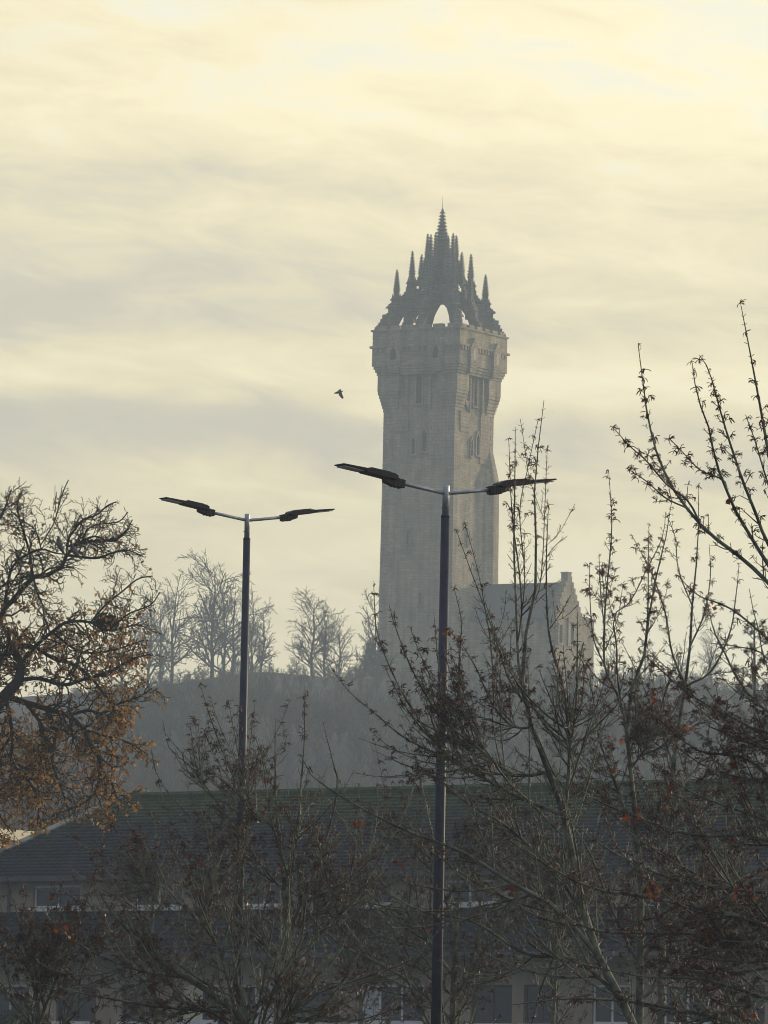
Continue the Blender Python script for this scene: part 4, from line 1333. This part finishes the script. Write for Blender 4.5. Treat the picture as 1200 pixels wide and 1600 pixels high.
def put_tree(meshes, name, label, loc, rz, sc, group=None):
    r = thing(name, label, 'tree', loc, rz, group)
    r.scale = sc if isinstance(sc, tuple) else (sc, sc, sc)
    for nm, d in zip(('trunk', 'crown'), meshes):
        o = bpy.data.objects.new(nm, d); COL.objects.link(o); o.parent = r
    return r


HT = [bare_tree_meshes(200 + i, 15.0, s, n, dn, M['far_bark'], M['far_twig']) for i, (s, n, dn) in enumerate(((4.8, 17, 1.0), (4.0, 15, 0.9), (5.2, 19, 1.1), (3.6, 20, 1.15)))]
hill = [  # trunk px, crown top py, depth, variant, spread factor, label
    (330, 872, 868, 2, 1.05, 'tallest bare tree on the hill crest, directly left of the farther lamp pole'),
    (268, 898, 862, 0, 1.0, 'bare tree on the hill crest beside the oak, left of the tallest'),
    (366, 905, 880, 1, 1.0, 'bare hill tree half hidden by the farther lamp pole'),
    (408, 945, 872, 3, 1.0, 'lower bare tree just right of the farther lamp pole'),
    (488, 926, 866, 2, 1.15, 'round headed bare tree alone on the hump of the hill'),
    (530, 958, 880, 0, 1.0, 'wider paler bare tree right of the round headed one'),
    (582, 912, 905, 3, 0.75, 'small hazy bare tree close against the left side of the tower'),
    (232, 905, 872, 3, 0.9, 'pale bare tree at the left end of the crest behind the oak twigs'),
    (190, 930, 880, 0, 1.0, 'bare crest tree showing through the oak crown'),
    (955, 985, 880, 1, 0.9, 'hazy bare tree just right of the stone lodge'),
    (1008, 1000, 872, 3, 1.0, 'low hazy bare tree in the yellow glow right of the lodge'),
    (1062, 1010, 884, 0, 1.0, 'hazy bare tree on the crest right of the glow'),
    (1110, 990, 870, 2, 1.0, 'hazy bare tree behind the pine at the right'),
    (350, 900, 890, 0, 0.9, 'pale bare tree behind the tallest one on the crest'),
    (392, 925, 886, 2, 0.8, 'pale bare tree behind the farther lamp pole'),
    (508, 940, 884, 1, 1.1, 'pale bare tree behind the round headed one'),
    (250, 930, 858, 2, 0.8, 'low bare tree at the left foot of the crest beside the oak'),
]
shrub_px = [225, 243, 262, 281, 300, 316, 342, 358, 377, 398, 420, 446, 462, 512, 548, 566, 577, 930, 948, 962, 975, 988, 1000, 1012, 1030, 1045, 1060, 1072, 1085, 1100, 1116, 1132, 1150, 1168, 1185]
rh = np.random.default_rng(9)
for px, top, D, v, sf, lab in hill:
    p = at(px, 1060, D)
    gz = float(ground_z(p.x, D))
    hgt = at(px, top, D).z - gz
    s = hgt / 14.6
    put_tree(HT[v], 'bare_tree', lab, (p.x, D, gz), rh.random() * 6.28, (s * sf, s * sf, s), 'bare trees along the hill crest')
BU = [bare_tree_meshes(500 + i, 4.0, sp, 9, 2.2, M['far_bark'], M['far_twig'], 0.8) for i, sp in enumerate((2.2, 2.8, 1.8))]
for px in list(shrub_px) + [p_ + 9 for p_ in shrub_px]:
    D = 843 + rh.uniform(-16, 14); p = at(px + rh.uniform(-6, 6), 1060, D); s = rh.uniform(0.2, 0.62)
    put_tree(BU[int(rh.integers(0, 3))], 'leafless_shrub', 'low leafless shrub fringing the hill crest', (p.x, D, float(ground_z(p.x, D))), rh.random() * 6.28, (s * 1.1, s * 1.1, s), 'leafless shrubs along the hill crest')
for px, top in ((560, 1035), (570, 1015), (580, 1000), (590, 990), (600, 1005)):
    D = 884; p = at(px, 1060, D); gz = float(ground_z(p.x, D)); s = (at(px, top, D).z - gz) / 4.2
    put_tree(BU[px // 10 % 3], 'thicket_bush', 'grey leafless bush heaped against the left foot of the tower', (p.x, D, gz), px * 1.0, (s * 0.8, s * 0.8, s), 'bushes at the foot of the tower')
# trees on the slope in front: they read as one grey wooded bank, each its own tree
def hillside_wood():
    rng = np.random.default_rng(61)
    tV, tQ = [], []
    for v in range(4):
        wd = Wood()
        st = np.zeros((12, 5, 3)); sr = np.zeros((12, 5))
        for i in range(12):
            a = rng.random() * 6.28; lean = rng.uniform(0.05, 0.55)
            for k in range(5):
                q = k / 4
                st[i, k] = [math.cos(a) * lean * q ** 1.3 * 4, math.sin(a) * lean * q ** 1.3 * 4, q * rng.uniform(3.9, 4.4) - 0.3]
            st[i, 1:] += rng.normal(0, 0.1, (4, 3)); sr[i] = np.linspace(0.05, 0.02, 5)
        wd.add(st, sr, 3)
        P, R, _ = grow(rng, st, sr, 0.55, 0.2, 0.98, 42, (0.7, 1.7), 4, up=0.06, wig=0.15, ratio=0.8, rtip=0.022, pairs=False)
        wd.add(P, R, 3)
        P2, R2, _ = grow(rng, P, R, 0.4, 0.2, 0.98, 42, (0.35, 0.8), 3, up=0.04, wig=0.15, ratio=0.9, rtip=0.02, pairs=False)
        wd.add(P2, R2, 3)
        tV.append(np.concatenate(wd.V)); tQ.append(np.concatenate(wd.Q))
    V, Q, n = [], [], 0
    for D in np.arange(560, 858, 11.0):
        for px in np.arange(130, 1240, 30.0):
            q = px + rng.uniform(-15, 15); d = D + rng.uniform(-7, 7)
            p = at(q, 1100, d); gz = float(ground_z(p.x, d))
            v = int(rng.integers(0, 4)); a = rng.random() * 6.28
            s_ = rng.uniform(0.55, 1.15) * float(np.interp(d, [700, 780, 830, 855], [1.0, 0.8, 0.42, 0.25]))
            c, sn = math.cos(a) * s_, math.sin(a) * s_
            T = tV[v]
            X = np.stack([T[:, 0] * c - T[:, 1] * sn + p.x, T[:, 0] * sn + T[:, 1] * c + d, T[:, 2] * s_ + gz], -1)
            V.append(X); Q.append(tQ[v] + n); n += len(X)
    o = mesh_obj('hillside_wood', np.concatenate(V), np.concatenate(Q), M['far_twig'], None, False)
    tag(o, 'leafless grey wood covering the hazy slope below the tower', 'woodland', None, 'stuff')


hillside_wood()
# nearer brown wood behind the oak, left
BR = [bare_tree_meshes(400 + i, 10.0, s, n, dn, M['far_bark'], M['brown_twig'], 0.9) for i, (s, n, dn) in enumerate(((2.6, 20, 1.5), (2.2, 22, 1.6)))]
k = 0
for row, (D, top) in enumerate(((330, 1180), (350, 1150), (372, 1120), (395, 1090))):
    for px in np.arange(-40 + 14 * (row % 2), 215 - row * 22, 40):
        q = px + rh.uniform(-9, 9)
        p = at(q, 1200, D)
        gz = float(ground_z(p.x, D))
        hgt = at(q, top + rh.uniform(-22, 22) + max(0, q - 60) * 0.45, D).z - gz
        s = max(0.4, hgt / 9.7)
        put_tree(BR[k % 2], 'brown_tree', 'brown twiggy leafless tree in the thicket behind the oak', (p.x, D, gz), rh.random() * 6.28, (s * 0.75, s * 0.75, s), 'brown thicket trees behind the oak')
        k += 1


# ------------------------------------------------------------------ pine and hedge
def pine():
    D = 400
    p = at(1176, 1150, D); gz = float(ground_z(p.x, D)); top = at(1176, 950, D).z - gz
    rng = np.random.default_rng(31)
    root = thing('pine_tree', 'dark green pine behind the branches near the right edge', 'tree', (p.x, D, gz))
    tr = Wood()
    P, _ = resample([Vector((0, 0, -0.5)), Vector((0.2, 0, top * 0.4)), Vector((0.1, 0.1, top * 0.75)), Vector((0, 0, top * 0.97))], 12)
    R = np.linspace(0.26, 0.05, 12)
    tr.add(P[None], R[None], 8)
    P1, R1, _ = grow(rng, P[None], R[None], 0.32, 0.42, 0.98, 72, (1.4, 2.9), 8, up=0.03, wig=0.1, ratio=0.5, rtip=0.015, pairs=False, taper=0.55)
    tr.add(P1, R1, 5)
    mesh_obj('trunk', np.concatenate(tr.V), np.concatenate(tr.Q), M['bark_oak'], root, True)
    P2, R2, _ = grow(rng, P1, R1, 0.22, 0.35, 0.99, 45, (0.3, 0.75), 4, up=0.08, wig=0.1, ratio=0.6, rtip=0.01, pairs=True)
    pts = np.concatenate([P2[:, 1], P2[:, 2], P2[:, 3], P1[:, -1], P1[:, -2]])
    V = []; T = []
    for i in range(14):
        a = rng.random() * 6.28; e = rng.uniform(-0.2, 1.2); L = rng.uniform(0.14, 0.26)
        d = np.array([math.cos(a) * math.cos(e), math.sin(a) * math.cos(e), math.sin(e)])
        s = np.cross(d, [0.3, 0.2, 0.9]); s /= np.linalg.norm(s)
        b = len(V); V += [s * 0.012, -s * 0.012, d * L]; T.append((b, b + 1, b + 2))
    Vv, Tt = scatter(np.array(V), np.array(T), pts, rng, (0.8, 1.5), 0.4)
    c = mesh_obj('needles', Vv, Tt, M['needle'], root); c['kind'] = 'stuff'


pine()


def hedge():
    D = 196
    p = at(10, 1590, D); gz = float(ground_z(p.x, D))
    rng = np.random.default_rng(32)
    ht = at(10, 1574, D).z - gz
    root = thing('hedge', 'dark green hedge in front of the office at the bottom left corner', 'hedge', (p.x, D, gz))
    st = Wood()
    b0 = np.stack([rng.uniform(-2.0, 1.0, 40), rng.uniform(-0.5, 0.5, 40), np.zeros(40)], -1)
    tp_ = b0 + np.stack([rng.normal(0, 0.15, 40), rng.normal(0, 0.15, 40), rng.uniform(0.6, 0.95, 40) * ht], -1)
    P = np.stack([b0, (b0 + tp_) / 2, tp_], 1)
    st.add(P, np.tile([[0.02, 0.014, 0.006]], (40, 1)), 5)
    mesh_obj('stems', np.concatenate(st.V), np.concatenate(st.Q), M['bark_oak'], root, True)
    n = 5200
    q = np.stack([rng.uniform(-2.1, 1.1, n), rng.uniform(-0.6, 0.6, n), rng.random(n)], -1)
    hh = ht * (0.86 + 0.10 * np.sin(q[:, 0] * 3.1) + 0.07 * np.sin(q[:, 0] * 8.3 + q[:, 1] * 5))
    q[:, 2] *= hh
    V, T = leaf_template(0.09)
    V, T = scatter(V, T, q, rng, (0.6, 1.2), 1.0)
    o = mesh_obj('leaves', V, T, M['hedge'], root); o['kind'] = 'stuff'


hedge()

# ------------------------------------------------------------------ haze
hz = MB().box(-440, 440, -80, 1720, -6, 138)
m_, k_, p_, o_ = mat('haze air')
k_.t.nodes.remove(p_)
pv = k_.n('ShaderNodeVolumePrincipled', {'Color': (*HAZE_COLOR, 1), 'Density': HAZE_DENSITY, 'Anisotropy': 0.0})
k_.t.links.new(pv.outputs[0], o_.inputs['Volume'])
hzo = hz.build('haze', m_)
tag(hzo, kind='stuff')
